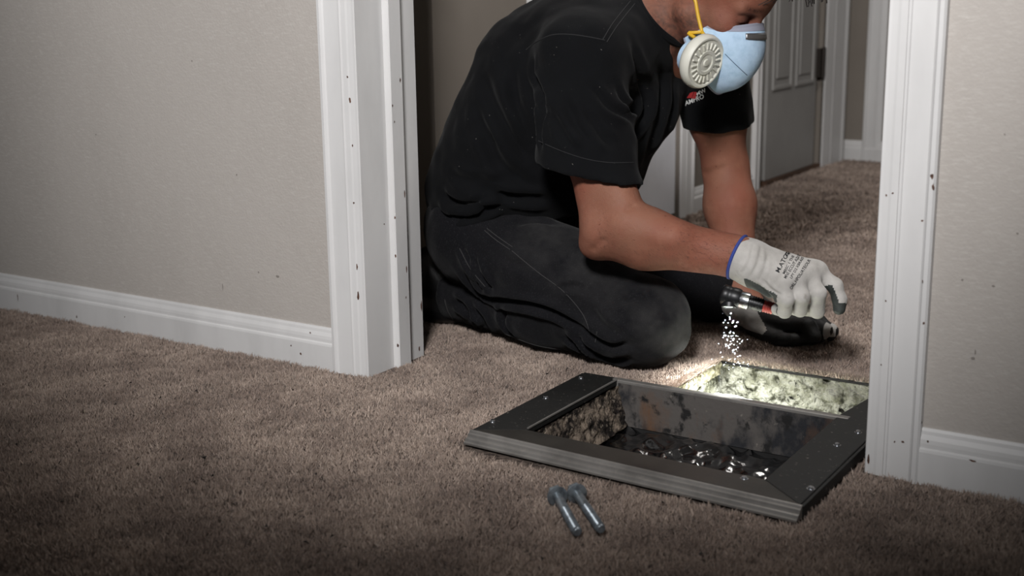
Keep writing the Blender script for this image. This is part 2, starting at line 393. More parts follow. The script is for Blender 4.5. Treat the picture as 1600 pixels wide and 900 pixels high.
def keep(X, Y):
    k = ~((X > .445) & (X < 1.01) & (Y > -.235) & (Y < .18))
    k &= ~((X > PX0) & (X < PX1) & (Y > .1) & (Y < PY1)) & ~((X > .92) & (X < 1.01) & (Y > .1) & (Y < .31))
    wallb = (Y > -.004) & (Y < .19); k &= ~(wallb & ((X < .095) | (X > 1.015)))
    k &= ~((X < -.135) & (Y > .53))
    d = np.stack([X, Y, np.zeros_like(X)], 1)-CAM; z = d@_F
    u = 800+FPX*(d@_R)/z; v = 450-FPX*(d@_U)/z
    return k & (u > -260) & (u < 1860) & (v < 1080)
Vs = []
for (n, x0, x1, y0, y1, hg, wd) in ((330000, -1.5, 2.1, -1.0, .5, .0078, .0014), (60000, -.1, 1.15, .5, 1.6, .009, .0024), (26000, -.15, 1.15, 1.6, 3.4, .010, .004)):
    X = x0+(x1-x0)*RNG.random(n); Y = y0+(y1-y0)*RNG.random(n); k = keep(X, Y); X = X[k]; Y = Y[k]
    hh = hg*(1+.9*noise(np.stack([X, Y, X*0], 1), 45))
    Vs.append(strands(len(X), X, Y, np.repeat(hh, 4), wd, 1.0)[0])
V = np.concatenate(Vs)
pile = link('carpet_pile', npmesh('carpet_pile', V, np.arange(len(V)).reshape(-1, 3)), M['pile'], floor); pile['kind'] = 'stuff'; print('PILE', len(V)//3)
pile['label'] = 'taupe cut pile carpet strands'
# frayed edge along the cut
n = 1500; t = RNG.random(n)
X = np.concatenate([PX0-.004+.010*RNG.random(n)-.006, PX0+(PX1-PX0)*t]); Y = np.concatenate([.18+(PY1-.18)*t, PY1+.001+.008*RNG.random(n)])
dirx = np.concatenate([np.tile([.5, 0.], (n, 1)), np.tile([0., -.35], (n, 1))])
V, F = strands(2*n, X, Y, .013, .0014, 1.1, dirx=dirx, z0=-.006)
fr = link('carpet_fringe', npmesh('carpet_fringe', V, F), M['pile'], floor); fr['kind'] = 'stuff'
# dark crumbs on the carpet
mb = MB(); pts = [(305, 608), (310, 580), (372, 680), (505, 640), (640, 600), (560, 610), (120, 690), (1040, 760), (700, 820), (250, 620), (450, 760), (350, 500), (520, 850), (960, 720), (1380, 780)]
for i in range(60): pts.append((random.uniform(20, 1300), random.uniform(560, 880)))
for x, y in pts:
    p = gz(x, y, .006)
    if not keep(p[:1], p[1:2])[0]: continue
    r = random.uniform(.001, .0026)
    vs = [p+A(*(RNG.normal(0, 1, 3)*r)) for _ in range(4)]
    mb.add(vs, [(0, 1, 2), (0, 2, 3), (0, 3, 1), (1, 3, 2)])
db = mb.obj('carpet_crumbs', M['debris'], floor); db['kind'] = 'stuff'

# the pit cut into the floor beyond the frame
def gridsurf(o, u, v, nu, nv, disp):
    a, b = np.meshgrid(np.linspace(0, 1, nu), np.linspace(0, 1, nv), indexing='ij')
    P = np.asarray(o)+a.reshape(-1, 1)*np.asarray(u)+b.reshape(-1, 1)*np.asarray(v)
    n = unit(np.cross(u, v)); P = P+n*disp(P, a.ravel(), b.ravel())[:, None]
    i, j = np.meshgrid(np.arange(nu-1), np.arange(nv-1), indexing='ij'); k = (i*nv+j).ravel()
    return P, np.stack([k, k+nv, k+nv+1, k+1], 1)
def rough(P, a, b): return fbm(P, 45, 4)*.016*np.clip(b*0+1, 0, 1)*np.clip((1-b)*6, .1, 1)-np.clip(noise(P, 70)-.16, 0, 1)*.05
V, F = gridsurf((PX0-.005, PY1, -.15), (PX1-PX0+.01, 0, 0), (0, 0, .15+ZF), 180, 70, lambda P, a, b: rough(P, a, b))
link('pit_wall', npmesh('pit_wall', V, F), M['plaster'], floor, True)
V, F = gridsurf((PX0, DY1, -.15), (0, PY1-DY1, 0), (0, 0, .15+ZF), 130, 70, lambda P, a, b: rough(P, a, b)*.6)
link('pit_wall', npmesh('pit_wall', V, F), M['plaster'], floor, True)
V, F = gridsurf((PX1, PY1, -.15), (0, DY1-PY1, 0), (0, 0, .15+ZF), 130, 70, lambda P, a, b: rough(P, a, b)*.6)
link('pit_wall', npmesh('pit_wall', V, F), M['plaster'], floor, True)
V, F = gridsurf((PX0-.01, DY1, -.115), (PX1-PX0+.02, 0, 0), (0, PY1-DY1+.01, 0), 150, 120,
    lambda P, a, b: fbm(P, 22, 4)*.016+.075*np.exp(-((P[:, 0]-.74)/.10)**2-((P[:, 1]-.29)/.06)**2)+.05*np.exp(-((P[:, 1]-.43)/.03)**2)*np.clip(1.2-a, 0, 1))
link('pit_floor', npmesh('pit_floor', V, F), M['dust'], floor, True)

MB().box((PX0, PY1-.002, -.0115), (PX1, PY1+.003, -.0075)).obj('carpet_edge_shade', M['matte_black'], floor)  # black strip standing in for the shade under the far carpet edge
V, F = gridsurf((PX0+.002, DY1+.01, -.032), (0, PY1-DY1-.016, 0), (0, 0, .026), 120, 14, lambda P, a, b: fbm(P, 90, 3)*.007)
link('carpet_pad_edge', npmesh('carpet_pad_edge', V, F), M['pad'], floor, True)
# walls
def boxes(name, lst, m, bevel=0):
    mb = MB()
    for lo, hi in lst: mb.box(lo, hi)
    return struct(mb.obj(name, m, bevel=bevel))
boxes('wall_front', [((-3.2, .014, 0), (.062, .172, 2.45)), ((1.041, .014, 0), (3.5, .172, 2.45)), ((.062, .014, 2.06), (1.041, .172, 2.45))], M['wall'])
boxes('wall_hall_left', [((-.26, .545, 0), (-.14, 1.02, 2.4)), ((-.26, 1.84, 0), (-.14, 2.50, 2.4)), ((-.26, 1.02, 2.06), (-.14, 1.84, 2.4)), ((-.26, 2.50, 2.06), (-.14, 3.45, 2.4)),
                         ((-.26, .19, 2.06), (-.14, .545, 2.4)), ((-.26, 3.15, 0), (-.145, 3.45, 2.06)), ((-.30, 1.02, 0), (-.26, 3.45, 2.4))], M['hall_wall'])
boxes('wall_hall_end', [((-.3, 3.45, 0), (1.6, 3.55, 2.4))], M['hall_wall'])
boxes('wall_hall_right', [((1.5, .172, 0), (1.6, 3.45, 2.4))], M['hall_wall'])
boxes('wall_closet', [((-.95, .172, 0), (-.90, 1.3, 2.4)), ((-.95, 1.25, 0), (-.26, 1.3, 2.4))], mat('closet_paint', L(96, 76, 60), .9))
boxes('ceiling', [((-3.2, -4, 2.45), (3.5, .1, 2.5)), ((-.95, .1, 2.4), (1.6, 3.55, 2.46))], M['ceiling'])

cas = [(0, 0), (0, .0125), (.003, .016), (.0085, .0165), (.0115, .0125), (.014, .0105), (.030, .0098), (.046, .0092), (.0475, .0115), (.0505, .0118), (.0525, .0095), (.062, .0085), (.066, .0072), (.0745, .006), (.0775, .003), (.0775, 0)]
def casing(name, x, sgn, z0, z1, y=.014, n=(0, -1, 0)):
    return struct(MB().extrude(cas, (x, y, z0), (sgn, 0, 0), n, (0, 0, 1), z1-z0).obj(name, M['trim']))
t1 = casing('trim_1', 0, 1, ZF, 2.14); t2 = casing('trim_2', 1.1032, -1, ZF, 2.14)
struct(MB().extrude(cas, (0, .014, 2.14), (0, 0, -1), (0, -1, 0), (1, 0, 0), 1.1032).obj('trim_3', M['trim']))
def jamb(name, x, s):
    pr = [(0, .006), (.0, .178), (.018, .178), (.018, .186), (.0245*0+.018, .186), (.018, .128), (.030, .126), (.031, .124), (.031, .092), (.030, .090), (.018, .088), (.018, .008), (.016, .006)]
    pr = [(0, .008), (0, .184), (.0165, .186), (.018, .184), (.018, .128), (.029, .127), (.031, .125), (.031, .091), (.029, .089), (.018, .088), (.018, .010), (.0165, .008)]
    return struct(MB().extrude(pr, (x, 0, ZF), (s, 0, 0), (0, 1, 0), (0, 0, 1), 2.06).obj(name, M['trim']))
t4 = jamb('trim_4', .062, 1); t5 = jamb('trim_5', 1.041, -1)
struct(MB().box((.062, .008, 2.042), (1.041, .186, 2.06)).obj('trim_6', M['trim']))
bas = [(0, 0), (0, .0135), (.050, .0135), (.054, .0125), (.056, .0095), (.062, .0095), (.068, .0085), (.075, .0055), (.080, .0045), (.084, .0025), (.084, 0)]
def baseboard(name, o, n, d, Ln): return struct(MB().extrude(bas, o, (0, 0, 1), n, d, Ln).obj(name, M['trim']))
b1 = baseboard('baseboard_left', (-3.2, .014, ZF), (0, -1, 0), (1, 0, 0), 3.2)
b2 = baseboard('baseboard_right', (1.1032, .014, ZF), (0, -1, 0), (1, 0, 0), 2.39)
baseboard('baseboard_hall_left', (-.14, 1.915, ZF), (1, 0, 0), (0, 1, 0), .505)
baseboard('baseboard_hall_end', (-.14, 3.45, ZF), (0, -1, 0), (1, 0, 0), 1.6)
baseboard('baseboard_closet_side', (-.14, .56, ZF), (1, 0, 0), (0, 1, 0), .38)

# hall doors, casings
def hcas(name, y, s, w=1.): return struct(MB().extrude([(a*w, b*1.1) for a, b in cas], (-.14, y, ZF), (0, s, 0), (1, 0, 0), (0, 0, 1), 2.13).obj(name, M['trim']))
hcas('trim_7', 1.915, -1); hcas('trim_8', .94, 1); hcas('trim_9', 2.50-.078, 1); hcas('trim_10', 3.40, -1, 3.1)
MBw = MB().box((-.12, 3.30, 0), (-.115, 3.31, .01))
struct(MB().extrude(cas, (gy(1352, 150, 3.45)[0], 3.45, ZF), (1, 0, 0), (0, -1, 0), (0, 0, 1), 2.13).obj('trim_11', M['trim']))
def panel_door(name, y0, y1, xf, z0, parent_mat, panels):
    mb = MB().box((xf-.035, y0, z0), (xf, y1, 2.045)); d = struct(mb.obj(name, parent_mat, bevel=.001))
    for (a, b, c, e) in panels:
        ya, yb = y0+(y1-y0)*a, y0+(y1-y0)*b
        f = MB(); wv = .016
        f.box((xf-.001, ya, c), (xf+.007, ya+wv, e)); f.box((xf-.001, yb-wv, c), (xf+.007, yb, e))
        f.box((xf-.001, ya+wv, c), (xf+.007, yb-wv, c+wv)); f.box((xf-.001, ya+wv, e-wv), (xf+.007, yb-wv, e))
        pn = f.obj('panel_moulding', parent_mat, d, bevel=.003)
        MB().box((xf-.001, ya+.04, c+.04), (xf+.005, yb-.04, e-.04)).obj('raised_panel', parent_mat, d, bevel=.004)
    return d
HP = mat('shaded_door_paint', L(146, 144, 141), .5, noise=[(L(136, 134, 131), 5, .4, .7, 4, U1)])  # dim hall light is put into this darker door colour
d1 = panel_door('door_1', 2.585, 3.10, -.150, .018, HP, [(.08, .46, .34, .92), (.54, .92, .34, .92), (.08, .46, 1.0, 1.9), (.54, .92, 1.0, 1.9)])
MB().box((-.20, 2.585, ZF), (-.139, 3.16, .016)).obj('door_foot_strip', M['foot_strip'], d1)  # brown strip along the foot of the door
hg = MB().box((-.152, 3.09, .36), (-.135, 3.16, .47)); hg.lathe([(.007, 0), (.007, .12)], (-.133, 3.125, .355), (0, 0, 1), 10)
hg.obj('hinge', M['hinge'], d1)
HP2 = mat('bright_door_paint', L(226, 227, 232), .5, noise=[(L(214, 215, 220), 5, .4, .7, 4, U1)])
d2 = panel_door('door_2', 1.02, 1.838, -.155, .012, HP2, [(.08, .46, 1.0, 1.9), (.54, .92, 1.0, 1.9)])
kn = MB().lathe([(.012, 0), (.012, .03), (.026, .035), (.03, .05), (.02, .062), (.003, .064)], (-.155, 1.10, .95), (1, 0, 0), 16); kn.obj('door_knob', M['hinge'], d2, True)

# paint chips and scuffs, laid where they sit on the trim
class Pick:
    def __init__(s, objs):
        V = []; F = []
        for o in objs:
            n = len(V); V += [tuple(v.co) for v in o.data.vertices]; F += [tuple(i+n for i in p.vertices) for p in o.data.polygons]
        s.b = BVHTree.FromPolygons(V, F)
    def __call__(s, x, y):
        h, n, i, d = s.b.ray_cast(Vector(CAM), Vector(ray(x, y)))
        if h is None: return None
        n = np.array(n); n = n if n@ray(x, y) < 0 else -n
        return np.array(h), n
def chips(name, objs, lst, m, parent):
    pk = Pick(objs); mb = MB()
    for (x, y, wpx, hpx) in lst:
        r = pk(x, y)
        if r is None: continue
        h, n = r; k = np.linalg.norm(h-CAM)/FPX
        up = A(0, 0, 1)-n*n[2]; up = unit(up) if np.linalg.norm(up) > .1 else A(1, 0, 0); rt = np.cross(up, n); q = 9
        vs = []
        for i in range(q):
            th = 2*math.pi*i/q; rr = random.uniform(.55, 1.1)
            vs.append(h+n*.0005+(rt*math.cos(th)*wpx*.5+up*math.sin(th)*hpx*.5)*k*rr)
        mb.add(vs, [tuple(range(q))])
    o = mb.obj(name, m, parent, recalc=False); o['kind'] = 'stuff'; return o
chips('paint_chips', [t1], [(547, 156, 4, 9), (551, 227, 3, 5), (553, 317, 3, 4), (558, 417, 3, 10), (560, 462, 5, 14), (553, 590, 4, 5), (564, 205, 3, 8), (543, 120, 3, 4), (570, 386, 4, 15), (575, 480, 3, 9), (576, 505, 3, 12), (577, 545, 3, 8)], M['chip'], t1)
chips('paint_chips', [t4], [(625, 125, 4, 10), (613, 165, 3, 5), (616, 190, 3, 5), (618, 400, 3, 7), (632, 303, 3, 14), (635, 420, 3, 12), (634, 465, 3, 5), (659, 413, 4, 10), (661, 448, 4, 20), (658, 478, 4, 18), (662, 520, 5, 20), (655, 545, 4, 10), (617, 340, 3, 6), (622, 540, 4, 8), (600, 350, 3, 3)], M['chip'], t4)
chips('paint_chips', [t2], [(1456, 275, 6, 10), (1458, 292, 4, 12), (1357, 718, 6, 22), (1368, 468, 3, 10), (1441, 345, 5, 4), (1442, 440, 5, 7), (1385, 305, 3, 4), (1398, 690, 3, 5), (1443, 505, 4, 5), (1395, 302, 4, 3), (1377, 570, 3, 4), (1411, 690, 6, 4), (1440, 660, 4, 5), (1384, 470, 3, 3)], M['chip'], t2)
chips('paint_chips', [b1, b2], [(470, 553, 4, 5), (455, 540, 3, 3), (120, 495, 3, 6), (490, 575, 3, 3), (195, 495, 2, 3), (1450, 690, 4, 4), (1520, 720, 12, 3), (485, 520, 4, 3), (28, 465, 2, 12)], M['chip'], b1)

chips('wall_marks', [bpy.data.objects['wall_front']], [(370, 273, 4, 4), (434, 432, 7, 5), (348, 448, 2, 14), (404, 425, 3, 3), (1520, 560, 7, 5), (1524, 550, 3, 10), (1552, 447, 6, 4), (1590, 365, 4, 4), (1504, 437, 4, 4), (300, 95, 3, 3), (150, 210, 3, 2), (1570, 210, 3, 3)], M['smudge'], bpy.data.objects['wall_front'])

# ------------------------------------------------------------------ the kneeling person
person = empty('person', (.20, .48, 0), 'person in black T-shirt and jeans kneeling in the doorway, holding a flashlight over the vent', 'person')
# joints
HIPn, HIPf = A(.09, .37, .205), A(.07, .60, .205)
KNn, KNf = A(.493, .325, .088), A(.475, .70, .088)
ANn, ANf = A(.02, .405, .072), A(.01, .575, .072)
SHn, SHf = A(.368, .325, .575), A(.45, .70, .565)
ELn, WRn = A(.462, .245, .272), A(.685, .30, .236)
ELf, WRf = A(.478, .745, .325), A(.545, .675, .085)
HC = gy(1127, -17, .515)                       # head centre, eye level
th = math.radians(39); yw = math.radians(-3)
HF = unit(A(math.cos(th)*math.cos(yw), math.cos(th)*math.sin(yw), -math.sin(th)))
HR = unit(np.cross(HF, A(0, 0, 1))); HU = np.cross(HR, HF)
HRt = np.stack([HF, HR, HU], 1)                # head axes as columns: forward, right (towards camera), up
def hl(f, r, u): return HC+HF*f+HR*r+HU*u

def head_sdf(P):
    p = (P-HC.astype(np.float32))@HRt.astype(np.float32)
    E = lambda c, r: el(p, c, r)
    d = E((-.012, 0, .040), (.098, .078, .088))                      # skull
    d = smin(d, E((.030, 0, .030), (.066, .066, .066)), .03)         # forehead
    d = smin(d, E((.030, 0, -.035), (.062, .060, .075)), .03)        # mid face
    for s in (1, -1):
        d = smin(d, rc(p, (-.005, s*.060, -.060), (.055, s*.024, -.104), .020, .020), .03)   # jaw
        d = smin(d, E((.058, s*.040, -.030), (.030, .026, .026)), .02)                       # cheekbone
        d = smin(d, rc(p, (.082, s*.012, .018), (.074, s*.050, .016), .011, .009), .014)     # brow
        d = smax(d, -E((.096, s*.032, -.004), (.022, .021, .013)), .012)                     # socket
        d = smin(d, E((.074, s*.032, -.003), (.0165, .018, .0135)), .004)                    # lidded eye
        d = smin(d, E((-.024, s*.077, .018), (.018, .010, .030)), .006)                     # ear
        d = smax(d, -E((-.018, s*.090, .022), (.009, .006, .016)), .006)
    d = smin(d, E((.066, 0, -.100), (.024, .026, .022)), .025)       # chin
    d = smin(d, rc(p, (.086, 0, .012), (.112, 0, -.036), .009, .014), .012)   # nose
    for s in (1, -1): d = smin(d, E((.100, s*.012, -.038), (.012, .009, .009)), .006)
    d = smin(d, rc(p, (.084, -.018, -.066), (.084, .018, -.066), .010, .010), .010)
    d = smax(d, -rc(p, (.100, -.022, -.066), (.100, .022, -.066), .003, .003), .004)
    return d
NB = A(.375, .505, .610)                        # neck base
def body_sdf(P):
    d = chain(P, [NB, hl(-.035, 0, -.055)], [.068, .060], .03)
    d = smin(d, head_sdf(P), .025)
    d = smin(d, rc(P, (.24, .50, .46), NB, .12, .09, (1, 1.3, 1)), .05)
    for S, Ee, W, hd in ((SHn, ELn, WRn, A(.735, .315, .222)), (SHf, ELf, WRf, A(.585, .66, .055))):
        a = rc(P, NB+(S-NB)*.4, S, .08, .070)
        a = smin(a, rc(P, S, S+(Ee-S)*.5, .066, .060), .04)
        a = smin(a, rc(P, S+(Ee-S)*.45, Ee, .058, .046), .03)
        m = Ee+(W-Ee)*.30
        a = smin(a, rc(P, Ee, m, .046, .0505), .022)
        a = smin(a, rc(P, m, W, .051, .035), .03)
        a = smin(a, rc(P, W, hd, .032, .026), .015)
        d = smin(d, a, .03)
    # elbow point and flexor bulk on the near arm
    d = smin(d, el(P, ELn+A(-.026, -.008, -.030), (.024, .020, .020)), .025)
    d = smin(d, rc(P, ELn+A(.05, -.016, .022), ELn+A(.13, .0, .0), .034, .026), .035)
    d = smin(d, rc(P, SHn+A(.02, -.01, -.12), ELn+A(.022, .0, .07), .038, .034), .03)
    d = smin(d, rc(P, WRn+A(-.06, .01, .012), WRn+A(.02, 0, .01), .026, .024), .02)
    return d
V, F = surface(body_sdf, (.05, .14, .0), (.80, .86, .84), .0036)
bs = Surf(V, F)
bs.fold([(976, 332), (984, 324), (994, 318)], -.003, .006)
bs.fold([(925, 395), (935, 380), (950, 372)], -.003, .007)
bs.fold([(990, 372), (1040, 392), (1120, 398)], -.002, .010)
bs.fold([(1095, 272), (1115, 268), (1140, 258)], -.004, .008)
me = npmesh('body', bs.V, bs.F)
q = (bs.V-HC)@HRt
inface = np.clip(1-np.abs(np.linalg.norm(q, axis=1)-.05)/.16, 0, 1) > 0
st = np.exp(-((q[:, 2]+.095)/.055)**2)*np.exp(-((q[:, 0]-.02)/.085)**2)*(np.abs(q[:, 1]) > .0)*(q[:, 2] < .0)*(np.linalg.norm(q, axis=1) < .2)
st = np.clip(st*1.3, 0, 1)*np.clip(.55+.9*noise(bs.V, 240), 0, 1)
setattr_v(me, 'stubble', np.clip(st, 0, .85))
eyed = sum(np.exp(-(((q[:, 0]-.088)/.016)**2+((q[:, 1]-s*.032)/.020)**2+((q[:, 2]-.002)/.010)**2)) for s in (1, -1))
brow = sum(np.exp(-((q[:, 2]-.024+.10*(np.abs(q[:, 1])-.03)**1)/.0055)**2-((np.abs(q[:, 1])-.034)/.020)**4)*(q[:, 0] > .05) for s in (1,))
setattr_v(me, 'dark', np.clip(eyed*.75+brow*.9*np.clip(.8+noise(bs.V, 500), 0, 1.2), 0, 1))
fl = np.exp(-(np.linalg.norm(q-A(.07, .04, -.02), axis=1)/.05)**2)*.9+.5*near_mask(bs.V, ELn+A(-.02, 0, -.03), .05)+.35*np.exp(-(seg_dist(bs.V, [ELn, WRn])[0]/.055)**2)+.4*near_mask(bs.V, ELf+A(.03, -.04, -.06), .05)
setattr_v(me, 'flush', np.clip(fl*(.6+1.2*noise(bs.V, 60)), 0, 1))
body = link('body', me, M['skin'], person, True)

bvh_b = bs.tree(); mb = MB(); fa = unit(WRn-ELn)
for i in range(1500):
    x, y = random.uniform(935, 1155), random.uniform(330, 432)
    h_, n_, ix, dd = bvh_b.ray_cast(Vector(CAM), Vector(ray(x, y)))
    if h_ is None: continue
    h_ = np.array(h_); n_ = np.array(n_)
    if seg_dist(h_[None], [ELn, WRn])[0][0] > .062 or h_[0] < ELn[0]-.01: continue
    d_ = unit(fa*.8+n_*random.uniform(.15, .5)+A(*RNG.normal(0, .35, 3))-A(0, 0, .25)); l_ = random.uniform(.004, .009); w_ = unit(np.cross(d_, n_))*.00013
    mb.add([h_-w_, h_+w_, h_+d_*l_+n_*.0005], [(0, 1, 2)])
ah = mb.obj('arm_hair', M['hair'], person, recalc=False); ah['kind'] = 'stuff'
# hair
def hair_sdf(P):
    p = (P-HC.astype(np.float32))@HRt.astype(np.float32)
    d = el(p, (-.016, 0, .048), (.107, .086, .092))
    d = smin(d, el(p, (.045, 0, .092), (.050, .058, .030)), .03)
    d = smin(d, el(p, (.085, -.005, .112), (.044, .052, .026)), .02)
    d = smax(d, -(p[:, 2]*.75-p[:, 0]*.62+.022), .02)          # hairline: up and back of a slanted plane
    return d+(noise(P, 120)*.006+noise(P, 60)*.006)
V, F = surface(hair_sdf, HC-.16, HC+A(.18, .16, .18), .004)
hair = link('hair', npmesh('hair', V, F), M['hair'], person, True)
mb = MB()
for i in range(170):
    a = random.uniform(-1, 1); p0 = hl(.085+random.uniform(-.02, .02), a*.05, .112+random.uniform(-.015, .02)); p1 = p0+HF*random.uniform(.022, .045)+HU*random.uniform(-.004, .020)+HR*random.uniform(-.01, .01)
    p2 = p1+HF*random.uniform(-.004, .016)-A(0, 0, 1)*random.uniform(.004, .030)+HR*random.uniform(-.012, .012)
    mb.tube(spline([p0, p1, p2], 5), .0011, 4)
for i in range(40):
    p0 = hl(.012+random.uniform(-.012, .012), .073, .02+random.uniform(-.01, .03)); p1 = p0-HU*random.uniform(.006, .012)+HR*.001
    mb.tube([p0, p1], .0009, 4)
for i in range(3):
    p0 = hl(.085, .03-.02*i, .085); mb.tube(spline([p0, hl(.100, .034-.02*i, .06), hl(.094, .045-.02*i, .038)], 5), .0008, 4)
hs_ = mb.obj('hair_strands', M['hair'], hair); hs_['kind'] = 'stuff'

# T-shirt
def shirt_solid(P, g=0.):
    sc = (1, 1.28, 1)
    d = chain(P, [(.088, .475, .275), (.150, .480, .375), (.220, .495, .520), (.310, .505, .612)], [.152+g, .150+g, .150+g, .118+g], .08, sc)
    d = smin(d, el(P, (.225, .525, .345), (.150+g, .165+g, .120+g)), .08)
    d = smin(d, el(P, (.345, .540, .480), (.105+g, .150+g, .100+g)), .07)
    d = smin(d, rc(P, (.30, .40, .60), SHn+A(-.005, .0, .012), .082+g, .078+g), .05)
    d = smin(d, rc(P, (.36, .56, .60), SHf, .075+g, .072+g), .05)
    # near sleeve, hanging
    H1 = A(.408, .262, .385)
    sl = rc(P, SHn+A(-.01, -.005, .0), H1+A(-.012, -.01, -.06), .080+g, .082+g)
    sl = smin(sl, rc(P, SHn, ELn, .080+g, .066+g), .02)
    sl = smin(sl, rc(P, SHn+A(.02, -.01, -.10), ELn+A(.022, .0, .07), .052+g, .048+g), .03)
    sl = smax(sl, -((P-np.float32(H1+A(0, 0, -.012)))@np.float32(unit(A(.17, .10, 1)))), .004)
    d = smin(d, sl, .022)
    H2 = A(.470, .735, .42)
    d = smin(d, rc(P, NB+(SHn-NB)*.4, SHn, .094+g, .082+g), .02)
    s2 = rc(P, SHf, H2+A(0, 0, -.05), .074+g, .070+g)
    s2 = smin(s2, rc(P, SHf, ELf, .078+g, .066+g), .02)
    s2 = smax(s2, -((P-np.float32(H2+A(0, 0, .0)))@np.float32(unit(A(-.05, -.1, 1)))), .004)
    d = smin(d, s2, .02)
    # collar ring
    d = smin(d, rc(P, NB+A(-.015, 0, -.02), NB+A(.060, 0, .046), .086+g, .076+g), .03)
    return d
def shirt_sdf(P):
    d = shirt_solid(P)+noise(P, 16)*.010+noise(P, 34)*.005
    # hem over the hips; neck hole
    d = smax(d, -((P-np.float32(A(.10, .48, .205)))@np.float32(unit(A(-.30, -.05, 1)))), .012)
    ax = unit(A(.80, 0, .60)); c = NB+ax*.086
    d = smax(d, ((P-np.float32(c))@np.float32(ax)), .006)
    d = smax(d, -rc(P, NB-ax*.01, NB+ax*.3, .064, .066), .006)
    return d
V, F = surface(shirt_sdf, (-.16, .14, .10), (.62, .90, .84), .0048)
ss = Surf(V, F)
#@@FOLDS
for px, amp, wid, rd in (
    ([(850, 150), (846, 190), (845, 235)], -.006, .006, .004),
    ([(832, 85), (836, 120), (850, 165), (858, 200)], -.008, .009, .004),
    ([(985, 60), (1000, 120), (1010, 165), (1000, 190), (992, 205)], -.008, .008, .005),
    ([(960, 130), (975, 160), (992, 178)], -.006, .007, .005),
    ([(925, 130), (950, 165), (985, 185)], -.004, .006, .004),
    ([(880, 150), (900, 190), (925, 225)], -.004, .008, .003),
    ([(910, 170), (935, 205), (960, 230)], -.004, .008, .003),
    ([(860, 170), (880, 210), (900, 240)], -.003, .007, .003),
    ([(755, 110), (770, 160), (800, 210), (830, 260)], -.007, .012, .004),
    ([(745, 150), (755, 200), (790, 260), (840, 300)], -.005, .012, .004),
    ([(800, 100), (805, 150), (820, 200), (835, 235)], -.008, .010, .004),
    ([(690, 300), (705, 315), (730, 322), (760, 312)], -.008, .008, .006),
    ([(680, 325), (705, 340), (740, 335), (790, 315)], -.007, .008, .006),
    ([(700, 265), (720, 280), (760, 285), (800, 282)], -.005, .010, .004),
    ([(730, 300), (770, 300), (820, 310), (870, 312)], -.007, .009, .005),
    ([(690, 355), (715, 360), (745, 345)], -.005, .007, .004),
    ([(760, 200), (770, 245), (790, 280)], -.004, .012, .003),
    ([(1030, 90), (1035, 140), (1025, 200), (1005, 260)], -.005, .010, .004),
    ([(1050, 130), (1050, 170), (1035, 220)], -.004, .010, .003)):
    ss.fold(px, amp*1.35, wid*1.1, rd*1.35)
me = npmesh('t_shirt', ss.V, ss.F); shirt = link('t_shirt', me, M['shirt'], person, True)
ss.tree()
def seam(surf, name, lines, r, m, parent, lift=.0004):
    for px in lines:
        p = surf.line(px, lift)
        if len(p) > 1: MB().tube(p, r, 5).obj(name, m, parent, True)
seam(ss, 'shoulder_seam', [[(822, 78), (838, 66), (862, 55), (890, 54), (920, 58), (945, 63)], [(942, 62), (955, 40), (972, 18), (985, 2)], [(948, 66), (962, 44), (979, 22), (992, 6)]], .0011, M['seam'], shirt)
seam(ss, 'sleeve_hem', [[(841, 220), (870, 233), (910, 247), (950, 254), (990, 254)]], .0009, M['seam'], shirt)
# collar band
mb = MB(); ax = unit(A(.80, 0, .60)); c = NB+ax*.080; u = unit(np.cross(ax, A(0, 1, 0)))
ringp = [c+(A(0, 1, 0)*math.cos(t)*.076+u*math.sin(t)*.074) for t in np.linspace(0, 2*math.pi, 49)]
mb.tube(ringp, .008, 8); mb.obj('collar', M['shirt'], shirt, True)

# jeans
def jeans_sdf(P):
    d = el(P, (.080, .485, .235), (.138, .200, .130))
    for Hh, K, An, s in ((HIPn, KNn, ANn, -1), (HIPf, KNf, ANf, 1)):
        t = rc(P, Hh, Hh+(K-Hh)*.55, .104, .097)
        t = smin(t, rc(P, Hh+(K-Hh)*.5, K, .097, .080), .04)
        t = smin(t, el(P, K+A(.012, 0, .002), (.082, .080, .083)), .03)
        d = smin(d, t, .05)
        K2 = K+A(-.02, -.012 if s < 0 else .012, -.012)
        mid = K2+(An-K2)*.45+A(0, -.014*1 if s < 0 else .014, .0)
        lw = rc(P, K2, mid, .068, .066); lw = smin(lw, rc(P, mid, An+A(-.01, 0, -.004), .066, .058), .03)
        d = smin(d, lw, .012)
    d = d+noise(P, 20)*.006+noise(P, 45)*.003
    d = smax(d, -(P[:, 2]-.001), .004)
    d = smax(d, -(P[:, 0]+.004+.3*(P[:, 2]-.06)), .006)*1.0 if False else d
    # trouser hems, open above the boots
    cut = smax(-(P[:, 0]-.000), P[:, 2]-.155, .004)
    d = smax(d, np.minimum(-(P[:, 0]+.012), 9)*1.0-np.maximum(P[:, 2]-.135, 0)*9, .006)
    return d
V, F = surface(jeans_sdf, (-.16, .18, -.02), (.64, .86, .42), .0046)
js = Surf(V, F)
